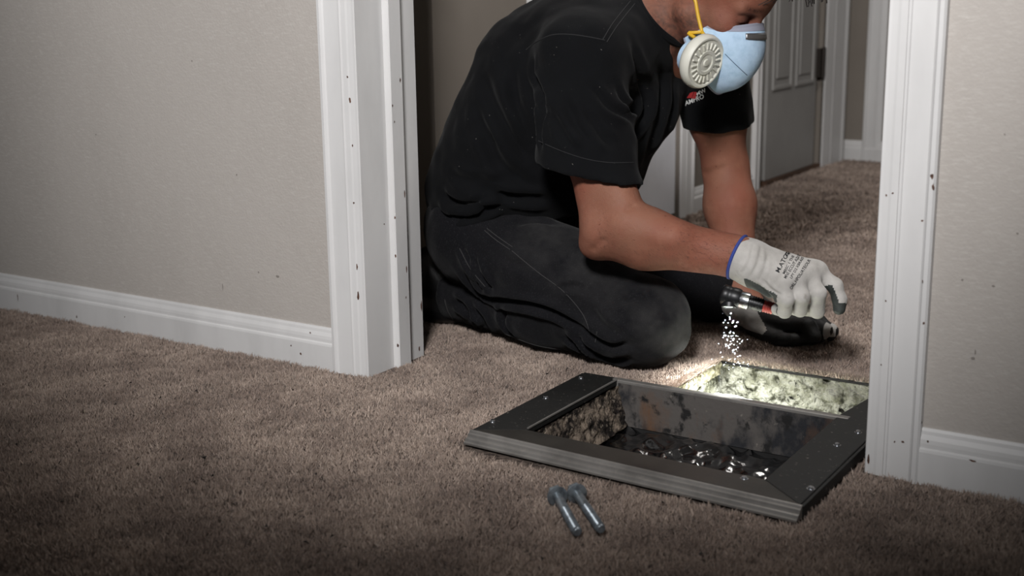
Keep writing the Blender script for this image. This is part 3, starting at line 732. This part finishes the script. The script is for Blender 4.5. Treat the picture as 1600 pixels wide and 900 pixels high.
for px, amp, wid, rd in (
    ([(715, 415), (740, 450), (775, 468), (830, 478), (870, 490), (905, 512), (925, 535)], -.010, .007, .006),
    ([(740, 400), (752, 430), (770, 455)], -.006, .006, .005),
    ([(722, 385), (735, 415), (752, 440)], -.006, .006, .005),
    ([(705, 470), (725, 480), (740, 505)], -.005, .008, .004),
    ([(735, 480), (755, 500), (765, 525)], -.005, .008, .004),
    ([(790, 482), (788, 505), (805, 530)], -.005, .008, .004),
    ([(900, 520), (925, 545), (960, 560), (985, 562)], -.008, .007, .006),
    ([(905, 505), (930, 528), (965, 540), (990, 535)], -.006, .007, .005),
    ([(920, 480), (945, 510), (975, 525)], -.004, .008, .003),
    ([(870, 455), (890, 448), (920, 452)], -.0035, .006, .003),
    ([(960, 475), (985, 470), (1010, 472)], -.003, .006, .002),
    ([(880, 525), (915, 548), (950, 570)], -.006, .007, .004),
    ([(800, 350), (830, 345), (870, 350)], -.004, .010, .003),
    ([(780, 400), (800, 410), (830, 420)], -.003, .008, .002)):
    js.fold(px, amp*1.5, wid*1.1, rd*1.5)
js.V[:, 2] = np.maximum(js.V[:, 2], .003)
me = npmesh('jeans', js.V, js.F)
dz = .8*near_mask(js.V, KNn+A(.06, -.02, .0), .075)+.45*near_mask(js.V, (.30, .28, .28), .09)+.3*near_mask(js.V, (.42, .27, .2), .08)+.5*near_mask(js.V, KNf+A(.06, 0, 0), .06)
setattr_v(me, 'dusty', np.clip(dz*(.75+1.6*noise(js.V, 26)+.8*noise(js.V, 120)), 0, 1))
jeans = link('jeans', me, M['jeans'], person, True)
js.tree()
seam(js, 'stitching', [[(757, 360), (775, 375), (797, 390)], [(761, 357), (779, 371), (801, 386)], [(800, 392), (840, 425), (880, 455), (910, 490), (922, 520)], [(695, 468), (700, 486), (712, 506)],
                       [(790, 522), (840, 540), (895, 548)], [(933, 518), (930, 535)], [(718, 388), (735, 420), (758, 448)]], .0008, M['stitch'], jeans, .0003)

# boots, toes tucked under
for An, s in ((ANn, -1), (ANf, 1)):
    def boot_sdf(P, An=An):
        o = An
        d = rc(P, o+A(.0, 0, .0), o+A(-.055, .0, .030), .046, .044)
        d = smin(d, el(P, o+A(-.082, .004, .045), (.042, .040, .048)), .03)
        d = smin(d, rc(P, o+A(-.080, .004, .03), o+A(-.075, .004, -.030), .040, .040), .03)
        d = smin(d, el(P, o+A(-.045, .004, -.042), (.060, .044, .030)), .03)
        d = smax(d, -(P[:, 2]-.002), .004); d = smax(d, -(P[:, 0]+.128), .006)
        return d+noise(P, 50)*.003
    V, F = surface(boot_sdf, An-A(.16, .09, .10), An+A(.09, .09, .12), .004)
    bt = link('boot', npmesh('boot', V, F), M['boot'], person, True)
    mb = MB(); mb.box((-.136, An[1]-.034, .012), (-.122, An[1]+.042, .150))
    for k in range(6): mb.box((-.1385, An[1]-.034, .018+k*.022), (-.135, An[1]+.042, .030+k*.022))
    mb.obj('sole', M['sole'], bt, bevel=.003)

# ------------------------------------------------------------------ gloves
def hand_mesh(sdf, lo, hi, coated, h=.0024):
    V, F = surface(sdf, lo, hi, h); s = Surf(V, F)
    return s
def glove_obj(s, coated, mats):
    me = npmesh('work_glove', s.V, s.F); g = link('work_glove', me, mats, person, True)
    c = s.V[s.F].mean(1); N = vnormals(s.V, s.F)[s.F].mean(1)
    me.polygons.foreach_set('material_index', coated(c, N).astype(np.int32)); return g
# near (right) hand: palm down, fingers curled round the flashlight, index finger hanging free
def pp(x, y, Y): return gy(x, y, Y)
Wn = pp(1150, 401, .300)
FING = [  # per finger: knuckle, middle joint, last joint, tip ; radii
    [pp(1222, 438, .295), pp(1229, 468, .288), pp(1226, 487, .305), pp(1214, 483, .325)],
    [pp(1243, 432, .315), pp(1253, 464, .305), pp(1250, 484, .325), pp(1238, 482, .345)],
    [pp(1262, 427, .338), pp(1279, 459, .328), pp(1277, 486, .345), pp(1262, 484, .365)],
    [pp(1275, 424, .362), pp(1305, 447, .365), pp(1312, 468, .365), pp(1311, 482, .362)]]
FR = [[.0135, .0125, .0115, .0105], [.0145, .0132, .0122, .011], [.015, .0135, .0125, .0112], [.015, .0135, .0125, .0108]]
THUMB = [pp(1195, 425, .345), pp(1222, 458, .375), pp(1240, 474, .372), pp(1250, 480, .362)]
def gn_sdf(P):
    d = rc(P, Wn+A(-.012, -.0, .004), Wn+A(.02, .004, -.006), .0385, .0385)
    for k, f in enumerate(FING):
        d = smin(d, rc(P, Wn+A(.025, -.012+.010*k, -.008), f[0], .026, FR[k][0]+.003), .022)
    d = smin(d, rc(P, FING[0][0], FING[3][0], .015, .0155), .015)
    dd = None
    for f, r in zip(FING, FR):
        c = chain(P, f, r, .005); dd = c if dd is None else smin(dd, c, .003)
    d = smin(d, dd, .008)
    d = smin(d, chain(P, THUMB, [.018, .0145, .013, .0115], .006), .014)
    d = smin(d, rc(P, Wn+A(.035, -.014, -.030), (FING[0][0]+FING[0][1])/2+A(-.012, .004, -.006), .017, .015), .016)
    d = smax(d, -((P-np.float32(pp(1151, 401, .300)))@np.float32(unit(A(1, .10, -.30)))), .003)
    return d+noise(P, 90)*.0016
s = hand_mesh(gn_sdf, Wn-A(.06, .08, .12), Wn+A(.22, .14, .08), None, .0022)
for px, a_, w_ in (([(1178, 378), (1172, 405), (1160, 430)], -.0012, .003), ([(1190, 384), (1184, 412), (1172, 434)], -.0014, .003), ([(1200, 395), (1195, 420), (1184, 440)], -.0012, .003), ([(1235, 400), (1225, 425), (1205, 450)], -.0010, .004),
                   ([(1175, 440), (1195, 455), (1215, 475)], -.003, .004), ([(1190, 436), (1205, 452), (1222, 462)], -.002, .003)):
    s.fold(px, a_, w_, -a_*.6)
tipI = FING[3]; PL0, PL1 = pp(1170, 434, .272), pp(1222, 464, .282)
def coat_near(c, N):
    palm = unit(A(-.45, -.25, -.85)); fd = np.min([seg_dist(c, f)[0] for f in FING], axis=0); fing = (fd < .0165) & (c[:, 2] < FING[0][0][2]-.006)
    inner = (np.min([seg_dist(c, f[2:])[0] for f in FING[:3]], axis=0) < .0135) & (N@unit(A(-.75, .3, -.1)) > .5)
    side = (c[:, 2] < np.interp(c[:, 0], [PL0[0], PL1[0]], [PL0[2], PL1[2]])) & (c[:, 0] > PL0[0]-.006) & (c[:, 0] < PL1[0]+.03) & ~fing & (N[:, 2] < .55) | inner
    idx = (seg_dist(c, [tipI[1]+A(-.004, 0, -.004), tipI[2], tipI[3]])[0] < .017)
    idxs = idx & ((N@unit(A(-.8, -.35, -.2)) > .25) | (np.linalg.norm(c-tipI[3], axis=1) < .0165))
    th = seg_dist(c, THUMB[1:])[0] < .016
    cuffz = np.linalg.norm(c-Wn, axis=1) < .045
    return ((side & ~cuffz) | idxs | th)
gn = glove_obj(s, coat_near, [M['knit'], M['coating']])
cut = A(*pp(1151, 401, .300)); nrm = unit(A(1, .10, -.30)); uu = unit(np.cross(nrm, A(0, 1, 0))); vv = np.cross(nrm, uu)
def band(surf_V, c, n, r, name, parent):
    sel = surf_V[np.abs((surf_V-c)@n-.004) < .003]; u = unit(np.cross(n, A(0, 1, 0))); v = np.cross(n, u); q = sel-c
    ang = np.arctan2(q@v, q@u); rad = np.hypot(q@u, q@v); pts = []
    for t in np.linspace(-math.pi, math.pi, 41):
        k = np.exp(-(np.angle(np.exp(1j*(ang-t)))/.12)**2); rr = (rad*k).sum()/max(k.sum(), 1e-6)
        pts.append(c+n*.0012+(u*math.cos(t)+v*math.sin(t))*(rr+.0004))
    MB().tube(pts, r, 8).obj(name, M['cuff'], parent, True)
band(s.V, cut, nrm, .0030, 'cuff_binding', gn)
s.tree()
# printed lettering on the back of the near glove
def print_text(surf, parent, name, txt, px0, px1, hpx, m, lift=.0004, shear=0.):
    cu = bpy.data.curves.new('t', 'FONT'); cu.body = txt; cu.size = 1; cu.resolution_u = 2; cu.shear = shear; cu.offset = .018
    to = bpy.data.objects.new('t', cu); COL.objects.link(to); dg = bpy.context.evaluated_depsgraph_get()
    me = bpy.data.meshes.new_from_object(to.evaluated_get(dg)); bpy.data.objects.remove(to)
    co = np.array([v.co for v in me.vertices]); 
    if not len(co): return
    wdt = co[:, 0].max(); a = A(*px0); b = A(*px1); ux = (b-a)/wdt; uy = A(ux[1], -ux[0]); uy = uy/np.linalg.norm(uy)*hpx/.72
    res = []
    for i in range(len(co)):
        p = a+ux*co[i, 0]+uy*co[i, 1]; h, n, ix, dd = surf.bvh.ray_cast(Vector(CAM), Vector(ray(*p)))
        res.append((p, None if h is None else np.array(h+n*lift)))
    good = [h for p, h in res if h is not None]
    if len(good) < 4: return
    dep = np.median([(h-CAM)@_F for h in good])
    for v, (p, h) in zip(me.vertices, res):
        if h is None or abs((h-CAM)@_F-dep) > .03: h = CAM+ray(*p)*dep
        v.co = h
    me.name = name; return link(name, me, m, parent)
for txt, a, b, hp in (('M.ATO', (1217, 427), (1232, 399), 7), ('&', (1229, 402), (1235, 394), 6), ('MBSC 1 THI', (1226, 429), (1241, 401), 4.5), ('MNS ECCUT A2VE', (1228, 436), (1251, 399), 4.8),
                      ('LPY D2 XBRAIS', (1237, 436), (1256, 403), 4.2), ('ORL.HPOL/ATEOLR', (1237, 453), (1267, 407), 5.0)):
    print_text(s, gn, 'printed_text', txt, a, b, hp, M['ink'])

# far (left) hand: resting on the carpet, thumb towards the camera
Wf = pp(1158, 478, .665)
FF = [[pp(1222, 507, .625), pp(1262, 508, .605), pp(1272, 527, .595), pp(1250, 532, .600)],
      [pp(1226, 503, .650), pp(1274, 504, .635), pp(1290, 516, .62), pp(1283, 526, .62)],
      [pp(1226, 501, .672), pp(1280, 503, .665), pp(1299, 517, .655), pp(1297, 524, .65)],
      [pp(1222, 499, .69), pp(1270, 501, .695), pp(1284, 514, .69), pp(1280, 522, .685)]]
TF = [pp(1180, 510, .63), pp(1203, 528, .60), pp(1222, 533, .588), pp(1238, 531, .585)]
def gf_sdf(P):
    d = rc(P, Wf+A(-.02, 0, .015), Wf+A(.015, 0, -.005), .037, .037)
    for k, f in enumerate(FF): d = smin(d, rc(P, Wf+A(.02, -.016+.011*k, -.008), f[0], .026, .018), .02)
    dd = None
    for f in FF: c = chain(P, f, [.0155, .0145, .0135, .0115], .005); dd = c if dd is None else smin(dd, c, .003)
    d = smin(d, dd, .008); d = smin(d, chain(P, TF, [.022, .0165, .0155, .013], .008), .016)
    d = smax(d, -((P-np.float32(Wf+A(-.02, 0, .03)))@np.float32(unit(A(.55, 0, -.83)))), .003)
    d = smax(d, -(P[:, 2]-.0015), .003)
    return d+noise(P, 90)*.0016
s2 = hand_mesh(gf_sdf, A(.40, .50, -.02), A(.85, .82, .16), None, .0026)
def coat_far(c, N):
    q = c[:, 0]+.25*(c[:, 1]-.62)+.9*(c[:, 2]-.03); band_ = np.abs(c[:, 0]-FF[1][2][0]-.006) < .006
    return ((q > FF[0][0][0]-.030) & ~band_) | (c[:, 2] < .018) | (seg_dist(c, TF[1:])[0] < .0185)
glove_obj(s2, coat_far, [M['knit'], M['coating_black']])

# chest print
def flat_poly(surf, parent, name, polys, m):
    mb = MB()
    for pl in polys:
        p = surf.pick(pl, .0006)
        if len(p) == len(pl): mb.add(p, [tuple(range(len(p)))])
    if mb.v: mb.obj(name, m, parent, recalc=False)
flat_poly(ss, shirt, 'printed_emblem', [[(1073, 153), (1078, 145), (1084, 143), (1081, 153)], [(1081, 154), (1085, 143), (1089, 144), (1087, 154)]], M['logo_red'])
print_text(ss, shirt, 'printed_text', 'MW', (1089, 150), (1104, 143), 6, M['logo_white'])
print_text(ss, shirt, 'printed_text', 'AMPRO', (1071, 165), (1101, 153), 7, M['logo_white'], shear=.2)

# ------------------------------------------------------------------ respirator
resp = empty('respirator', tuple(HC), 'pale blue respirator with two round off-white filters worn over the nose and mouth', 'respirator')
def loft():
    s_ = np.linspace(0, 1, 41); ph = np.linspace(-math.pi/2, math.pi/2, 61)
    ridge = np.array(spline([A(.103, .000), A(.126, -.018), A(.146, -.048), A(.152, -.084), A(.145, -.118), A(.124, -.150)], 8)); tr = np.linspace(0, 1, len(ridge))
    V = []
    for s in s_:
        fr = np.interp(s, tr, ridge[:, 0]); ur = np.interp(s, tr, ridge[:, 1])
        fc = .046-.024*s; rcx = .061+.005*math.sin(math.pi*s); uc = -.048-.048*s
        for p in ph:
            c = math.cos(p); x = math.sin(p)
            V.append(hl(fc+(fr-fc)*c**(.78+.40*s), rcx*np.sign(x)*abs(x)**.92, uc+(ur-uc)*c**1.1))
    n = len(ph); F = [(i*n+j, i*n+j+1, (i+1)*n+j+1, (i+1)*n+j) for i in range(40) for j in range(n-1)]
    return np.array(V), np.array(F), n
V, F, nph = loft()
ms = Surf(V, F); ms.tree()
cup = link('facepiece', npmesh('facepiece', V, F), M['blue_mask'], resp, True)
so = cup.modifiers.new('solid', 'SOLIDIFY'); so.thickness = .003; so.offset = 0
rim = list(V[:nph]); rim2 = list(V[-nph:])
for k, r_ in enumerate((rim, rim2)):
    MB().tube(r_, .003, 6).obj('rim', M['mask_edge'], resp, True)
band_rows = V[:5*nph].reshape(5, nph, 3); 
Nn = vnormals(V, F)
bo = (V+Nn*.0021*np.sign((Nn@HF).mean()))[:5*nph]
bf = np.array([(i*nph+j, i*nph+j+1, (i+1)*nph+j+1, (i+1)*nph+j) for i in range(4) for j in range(nph-1)])
link('edge_band', npmesh('edge_band', bo, bf), M['mask_edge'], resp, True)
# nose clip bent over the bridge
sg = np.sign((Nn@HF).mean())
def strip(row0, row1, j0, j1, lift, name, m, thick=.0012):
    W = (V+Nn*sg*lift).reshape(41, nph, 3)[row0:row1+1, j0:j1+1]; a, b = W.shape[:2]
    f = np.array([(i*b+j, i*b+j+1, (i+1)*b+j+1, (i+1)*b+j) for i in range(a-1) for j in range(b-1)])
    o = link(name, npmesh(name, W.reshape(-1, 3), f), m, resp, True); mo = o.modifiers.new('solid', 'SOLIDIFY'); mo.thickness = thick; mo.offset = 0
    return o
strip(5, 8, 18, nph-19, .0030, 'nose_clip', M['clip'])
p = ms.line([(1133, 84), (1150, 101), (1167, 117)], .0008)
if len(p) > 1: MB().tube(p, .0011, 5).obj('fold_line', M['crease'], resp, True)
# filter cartridges
for s in (1, -1):
    al = math.radians(15); n_ = unit(HF*math.cos(al)+HR*s*math.sin(al)+HU*.42); c = hl(.089, s*.094, -.094)
    R_ = .0500
    cart = MB().lathe([(.030, -.026), (.044, -.014), (R_+.0005, -.006), (R_+.0015, .002), (R_, .008), (R_-.003, .0115), (R_-.006, .0115), (R_-.0085, .0095), (.024, .0105), (.0225, .0125), (.017, .0125), (.015, .0110), (.008, .0115), (.006, .0135), (.0005, .0138)], c, n_, 64).obj('filter_cartridge', M['filter'], resp, True)
    a = unit(np.cross(n_, HU)); b = np.cross(n_, a)
    rib = None
    for k in range(20):
        t = 2*math.pi*k/20; d_ = a*math.cos(t)+b*math.sin(t); q = np.cross(n_, d_)
        m_ = MB(); r0, r1 = .0255, .0375
        vs = []
        for rr, w in ((r0, .0014), (r1, .0021)):
            for sx in (-1, 1): vs.append(c+d_*rr+q*w*sx+n_*.0095)
            for sx in (1, -1): vs.append(c+d_*rr+q*w*.6*sx+n_*.0128)
        m_.add(vs, [(0, 1, 2, 3), (4, 7, 6, 5), (0, 4, 5, 1), (1, 5, 6, 2), (2, 6, 7, 3), (3, 7, 4, 0)])
        m_.obj('rib', M['filter'], cart)
    MB().lathe([(.030, -.034), (.034, -.018)], c, n_, 32).obj('cartridge_mount', M['blue_mask'], resp, True)
# straps
def onskin(px, lift): return bs.line(px, lift)
bs.tree()
for s in (1,):
    e1 = ms.pick([(1097, 50)], .0) or onskin([(1097, 50), (1097, 49)], .0)
    q_ = [bs.pick([xy], .005) for xy in ((1092, 28), (1088, 4), (1087, -14))]; p = [e1[0]-ray(1097, 50)*.006]+[k_[0] for k_ in q_ if k_]
    tail = [hl(.02, .083, .05), hl(-.03, .088, .075), hl(-.09, .06, .09), hl(-.118, 0, .085), hl(-.09, -.06, .09), hl(-.03, -.088, .075), hl(.03, -.078, .0), hl(.055, -.07, -.04)]
    MB().tube(spline(p+tail, 6), .0034, 8).obj('head_strap', M['strap'], resp, True)
    e0 = p[0] if p else hl(.06, .07, -.03); e0 = e0+HR*.001
    k1 = pp(1106, 60, e0[1]-.008); k2 = pp(1076, 52, e0[1]-.004); k3 = pp(1086, 59, e0[1]-.010)
    MB().tube(spline([e0, (e0+k1)/2+HR*.002, k1], 5), .0036, 8).obj('strap_buckle', M['strap'], resp, True)
    MB().tube(spline([e0, (e0+k2)/2+HR*.002, k2, k3], 5), .0034, 8).obj('strap_buckle', M['strap'], resp, True)

# ------------------------------------------------------------------ flashlight
F0 = pp(1127, 459, .322); F1 = pp(1232, 489, .352); FD = unit(F1-F0); FL = np.linalg.norm(F1-F0)
torch = empty('flashlight', tuple(F0), 'black flashlight with silver collar and red ring shining down, gripped in the gloved hand', 'flashlight')
MB().lathe([(.012, -.001), (.0165, .001), (.0185, .004), (.0185, .012), (.0178, .014), (.0178, .018), (.0185, .020), (.0185, .030), (.0170, .035), (.0150, .036)], F0, FD, 40).obj('head', M['torch'], torch, True)
MB().lathe([(.0150, .0355), (.0156, .0365), (.0156, .051), (.0148, .052)], F0, FD, 40).obj('collar', M['silver'], torch, True)
gp = [(.0125, .0515)]
for k in range(6): t = .053+k*.0042; gp += [(.0128, t), (.0128, t+.0026), (.0115, t+.0028), (.0115, t+.0040)]
MB().lathe(gp, F0, FD, 32).obj('grip', M['torch'], torch, True)
rp = [(.0100, .078)]
for k in range(4): t = .079+k*.0046; rp += [(.0112, t), (.0112, t+.003), (.0100, t+.0032), (.0100, t+.0044)]
MB().lathe(rp, F0, FD, 32).obj('red_ring', M['red'], torch, True)
MB().lathe([(.0105, .0965), (.0105, FL), (.008, FL+.004)], F0, FD, 24).obj('tail', M['torch'], torch, True)
LD = unit(A(.10, -.36, -.93)); LC = F0+FD*.0165+LD*.0165
MB().lathe([(.0135, -.006), (.0150, -.004), (.0150, .0035), (.0138, .0045), (.0125, .0035), (.0125, .002)], LC, LD, 36, caps=False).obj('bezel', M['torch'], torch, True)
MB().lathe([(.0005, .0040), (.006, .0036), (.0124, .0025)], LC, LD, 36).obj('lens', M['lens'], torch, True)
BD = unit(A(.02, -.06, -1))
lo = light('flashlight_bulb', 'SPOT', tuple(LC+LD*.008), tuple(LC+LD*.008+BD), 20.0, (.97, 1.0, .95), spot_size=math.radians(110), spot_blend=1.0, shadow_soft_size=.008)
lo.parent = torch; lo.matrix_parent_inverse = Matrix.Translation(-Vector(F0))
# dust drifting through the beam
mb = MB()
ico = [(0, 0, 1), (.894, 0, .447), (.276, .851, .447), (-.724, .526, .447), (-.724, -.526, .447), (.276, -.851, .447), (.724, .526, -.447), (-.276, .851, -.447), (-.894, 0, -.447), (-.276, -.851, -.447), (.724, -.526, -.447), (0, 0, -1)]
icf = [(0,1,2),(0,2,3),(0,3,4),(0,4,5),(0,5,1),(1,6,2),(2,7,3),(3,8,4),(4,9,5),(5,10,1),(6,7,2),(7,8,3),(8,9,4),(9,10,5),(10,6,1),(11,7,6),(11,8,7),(11,9,8),(11,10,9),(11,6,10)]
for i in range(95):
    t = random.random()**.7; c = LC+A(0, -.004, -.012)+A(.012, .010, -.105)*t+A(random.gauss(0, 1), random.gauss(0, 1), 0)*(.007+.008*t)
    r_ = random.uniform(.0004, .0010)*(1.25 if random.random() < .2 else 1)
    mb.add([c+A(*v)*r_ for v in ico], icf)
mo = mb.obj('dust_motes', M['mote'], None, True); mo['kind'] = 'stuff'; tag(mo, 'white dust specks drifting down through the flashlight beam', 'dust')

# ------------------------------------------------------------------ floor vent frame
vent = empty('floor_vent_frame', (.72, -.02, 0), 'metal floor vent frame around an open duct in the carpet, without its grille', 'vent frame')
ZT = .020
def prism(poly, z0, z1): 
    n = len(poly); return MB().add([(x, y, z0) for x, y in poly]+[(x, y, z1) for x, y in poly], [tuple(range(n))[::-1], tuple(range(n, 2*n))]+[(i, (i+1) % n, n+(i+1) % n, n+i) for i in range(n)])
OL, ORR, NYL, NYR, FY = .452, 1.003, -.188, -.212, .176
IL, IR, IN_, IF_ = DX0-.004, DX1-.004, DY0-.002, DY1-.006
prism([(OL, NYL), (IL, IN_), (IL, FY), (OL, FY)], .010, ZT).obj('side_bar', M['dark_metal'], vent, bevel=.0015)
prism([(ORR, NYR), (ORR, .305), (.945, .305), (IR, FY), (IR, IN_-.006)], .010, ZT).obj('side_bar', M['dark_metal'], vent, bevel=.0015)
prism([(OL, NYL-.0005), (ORR, NYR-.0005), (IR, IN_-.0065), (IL, IN_-.0005)], .011, ZT+.0006).obj('front_bar', M['bar_metal'], vent, bevel=.0015)
prism([(IL-.01, FY-.014), (IR+.02, FY-.014), (IR+.02, FY), (IL-.01, FY)], .006, ZT+.001).obj('rear_bar', M['metal'], vent, bevel=.0015)
MB().box((IL-.002, IN_+.004, ZT), (IL+.001, FY-.014, ZT+.0022)).obj('inner_lip', M['metal'], vent)
# stepped front moulding
fr0, fr1 = A(OL-.004, NYL, 0), A(ORR+.004, NYR, 0); du = unit(fr1-fr0); dn = A(du[1], -du[0], 0)
st = [(0, .001), (.020, .001), (.020, .0045), (.0165, .006), (.0150, .0095), (.0115, .0105), (.0095, .0115), (.0085, .0155), (.0050, .0168), (.0035, .0195), (0, .0205)]
MB().extrude(st, fr0, dn, (0, 0, 1), du, np.linalg.norm(fr1-fr0)).obj('front_moulding', M['metal'], vent, bevel=.0006)
MB().box((OL-.005, NYL, .001), (OL, FY, .018)).obj('side_skirt', M['dark_metal'], vent, bevel=.001)
MB().box((ORR, NYR, .001), (ORR+.005, .30, .018)).obj('side_skirt', M['dark_metal'], vent, bevel=.001)
for x, y in ((908, 591), (853, 622), (770, 659), (1308, 696), (1267, 764), (1341, 676), (1163, 748)):
    c = gz(x, y, ZT); sc = MB().lathe([(.0062, 0), (.0062, .0008), (.0045, .001), (.0045, .0026), (.0032, .0040), (.0008, .0044)], c, (0, 0, 1), 16).obj('screw', M['silver'], vent, True)
# duct liner panels, rusty, above a black cavity
D0 = -.062
MB().box((DX0, DY1-.006, D0), (DX1, DY1-.004, ZT-.004)).obj('duct_panel', M['duct'], vent)
MB().box((DX0, DY0, D0), (DX1, DY0+.002, ZT-.008)).obj('duct_panel', M['duct'], vent)
MB().box((DX1-.002, DY0, D0), (DX1, DY1, ZT-.008)).obj('duct_panel', M['duct'], vent)
V, F = gridsurf((DX0+.0, DY1-.006, D0), (0, DY0-DY1+.006, 0), (0, 0, ZT-.008-D0), 90, 40, lambda P, a, b: -.006*0-np.abs(fbm(P, 60, 4))*-.010-.022*(1-b))
V[:, 0] = DX0+np.abs(V[:, 0]-DX0)
link('duct_panel', npmesh('duct_panel', V, F), M['lint'], vent, True)
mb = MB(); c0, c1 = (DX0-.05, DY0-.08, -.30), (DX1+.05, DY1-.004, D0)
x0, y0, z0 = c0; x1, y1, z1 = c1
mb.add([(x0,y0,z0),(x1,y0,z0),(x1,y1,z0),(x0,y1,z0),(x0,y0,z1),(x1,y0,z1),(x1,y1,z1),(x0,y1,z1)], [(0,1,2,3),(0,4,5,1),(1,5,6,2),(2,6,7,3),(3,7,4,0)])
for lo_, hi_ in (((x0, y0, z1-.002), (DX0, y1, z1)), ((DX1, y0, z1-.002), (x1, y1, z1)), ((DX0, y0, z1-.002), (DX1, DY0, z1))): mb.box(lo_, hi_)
mb.obj('duct_cavity', M['matte_black'], vent, recalc=False)
V, F = gridsurf((x0, y0, -.066), (x1-x0, 0, 0), (0, y1-y0, 0), 120, 90, lambda P, a, b: fbm(P, 42, 2)*.016)
link('standing_water', npmesh('standing_water', V, F), M['water'], vent, True)

# ------------------------------------------------------------------ bolts
for (h0, e0, lab) in (((869, 772), (902, 832), 'zinc hex bolt on the carpet, left one of the pair, before the vent frame'), ((899, 768), (939, 827), 'zinc hex bolt on the carpet, right one of the pair, before the vent frame')):
    a = gz(*h0, .016); b = gz(*e0, .011); d = unit(b-a); Lb = np.linalg.norm(b-a)
    bt = empty('hex_bolt', tuple(a), lab, 'bolt', 'bolts lying on the carpet')
    u = unit(np.cross(d, (0, 0, 1))); v = np.cross(d, u)
    hexp = [(math.cos(math.pi/3*k+.3)*.0128, math.sin(math.pi/3*k+.3)*.0128) for k in range(6)]
    MB().extrude(hexp, a-d*.004, u, v, d, .010).obj('bolt_head', M['bolt'], bt, bevel=.0008)
    MB().lathe([(.0140, .006), (.0148, .0065), (.0148, .008), (.0136, .0086)], a, d, 28).obj('flange', M['bolt'], bt, True)
    pr = [(.0070, .008), (.0070, Lb*.45)]; t = Lb*.45
    while t < Lb-.004: pr += [(.0071, t+.0006), (.0063, t+.0014)]; t += .0016
    pr += [(.0058, Lb), (.0048, Lb+.0008)]
    MB().lathe(pr, a, d, 20).obj('shank', M['bolt'], bt, True)

# ------------------------------------------------------------------ things in the closet, seen past the left jamb
cx = -.42; cp = gx(668, 200, cx)
def bundle(name, z0, z1, m, lab, dx=0):
    c = A(cp[0]+dx, cp[1], (z0+z1)/2); hz = (z1-z0)/2-.006
    def sdf(P):
        q = np.abs(P-c.astype(np.float32))-np.float32((.15, .13, hz)); q = q+np.float32(.03)
        d = np.sqrt((np.maximum(q, 0)**2).sum(1))+np.minimum(q.max(1), 0)-.03
        lay = .006*np.sin((P[:, 2]-z0)/(2*hz)*np.pi*6)
        return d+lay+noise(P, 18)*.012
    V, F = surface(sdf, c-A(.19, .17, hz+.03), c+A(.19, .17, hz+.03), .008)
    V[:, 2] = np.maximum(V[:, 2], z0)
    o = link(name, npmesh(name, V, F), m, None, True); return tag(o, lab, 'clothing', 'folded clothes stacked in the closet')
zf = lambda y: gx(668, y, cx)[2]
zb = zf(275)
bx = empty('storage_box', (cp[0], cp[1], 0), 'brown box in the dark closet under the folded clothes, past the left jamb', 'box')
BM = mat('brown_cardboard', L(120, 84, 58), .9, noise=[(L(100, 68, 46), 8, .4, .7, 3, U1)])
MB().box((cp[0]-.17, cp[1]-.15, ZF), (cp[0]+.17, cp[1]+.15, zb-.03)).obj('box_body', BM, bx, bevel=.003)
MB().box((cp[0]-.175, cp[1]-.155, zb-.03), (cp[0]+.175, cp[1]+.155, zb)).obj('lid', BM, bx, bevel=.003)
lv = [zb, zf(225), zf(190), zf(140), zf(75)]
bundle('folded_clothes', lv[0], lv[1], M['cloth_grey'], 'grey folded clothes at the bottom of the closet stack')
bundle('folded_clothes', lv[1], lv[2], M['cloth_teal'], 'dark teal folded clothes in the closet stack below the maroon ones')
bundle('folded_clothes', lv[2], lv[3], M['cloth_maroon'], 'maroon folded clothes in the closet stack below the navy ones')
bundle('folded_clothes', lv[3], lv[4], M['cloth_navy'], 'navy folded clothes on top of the closet stack')
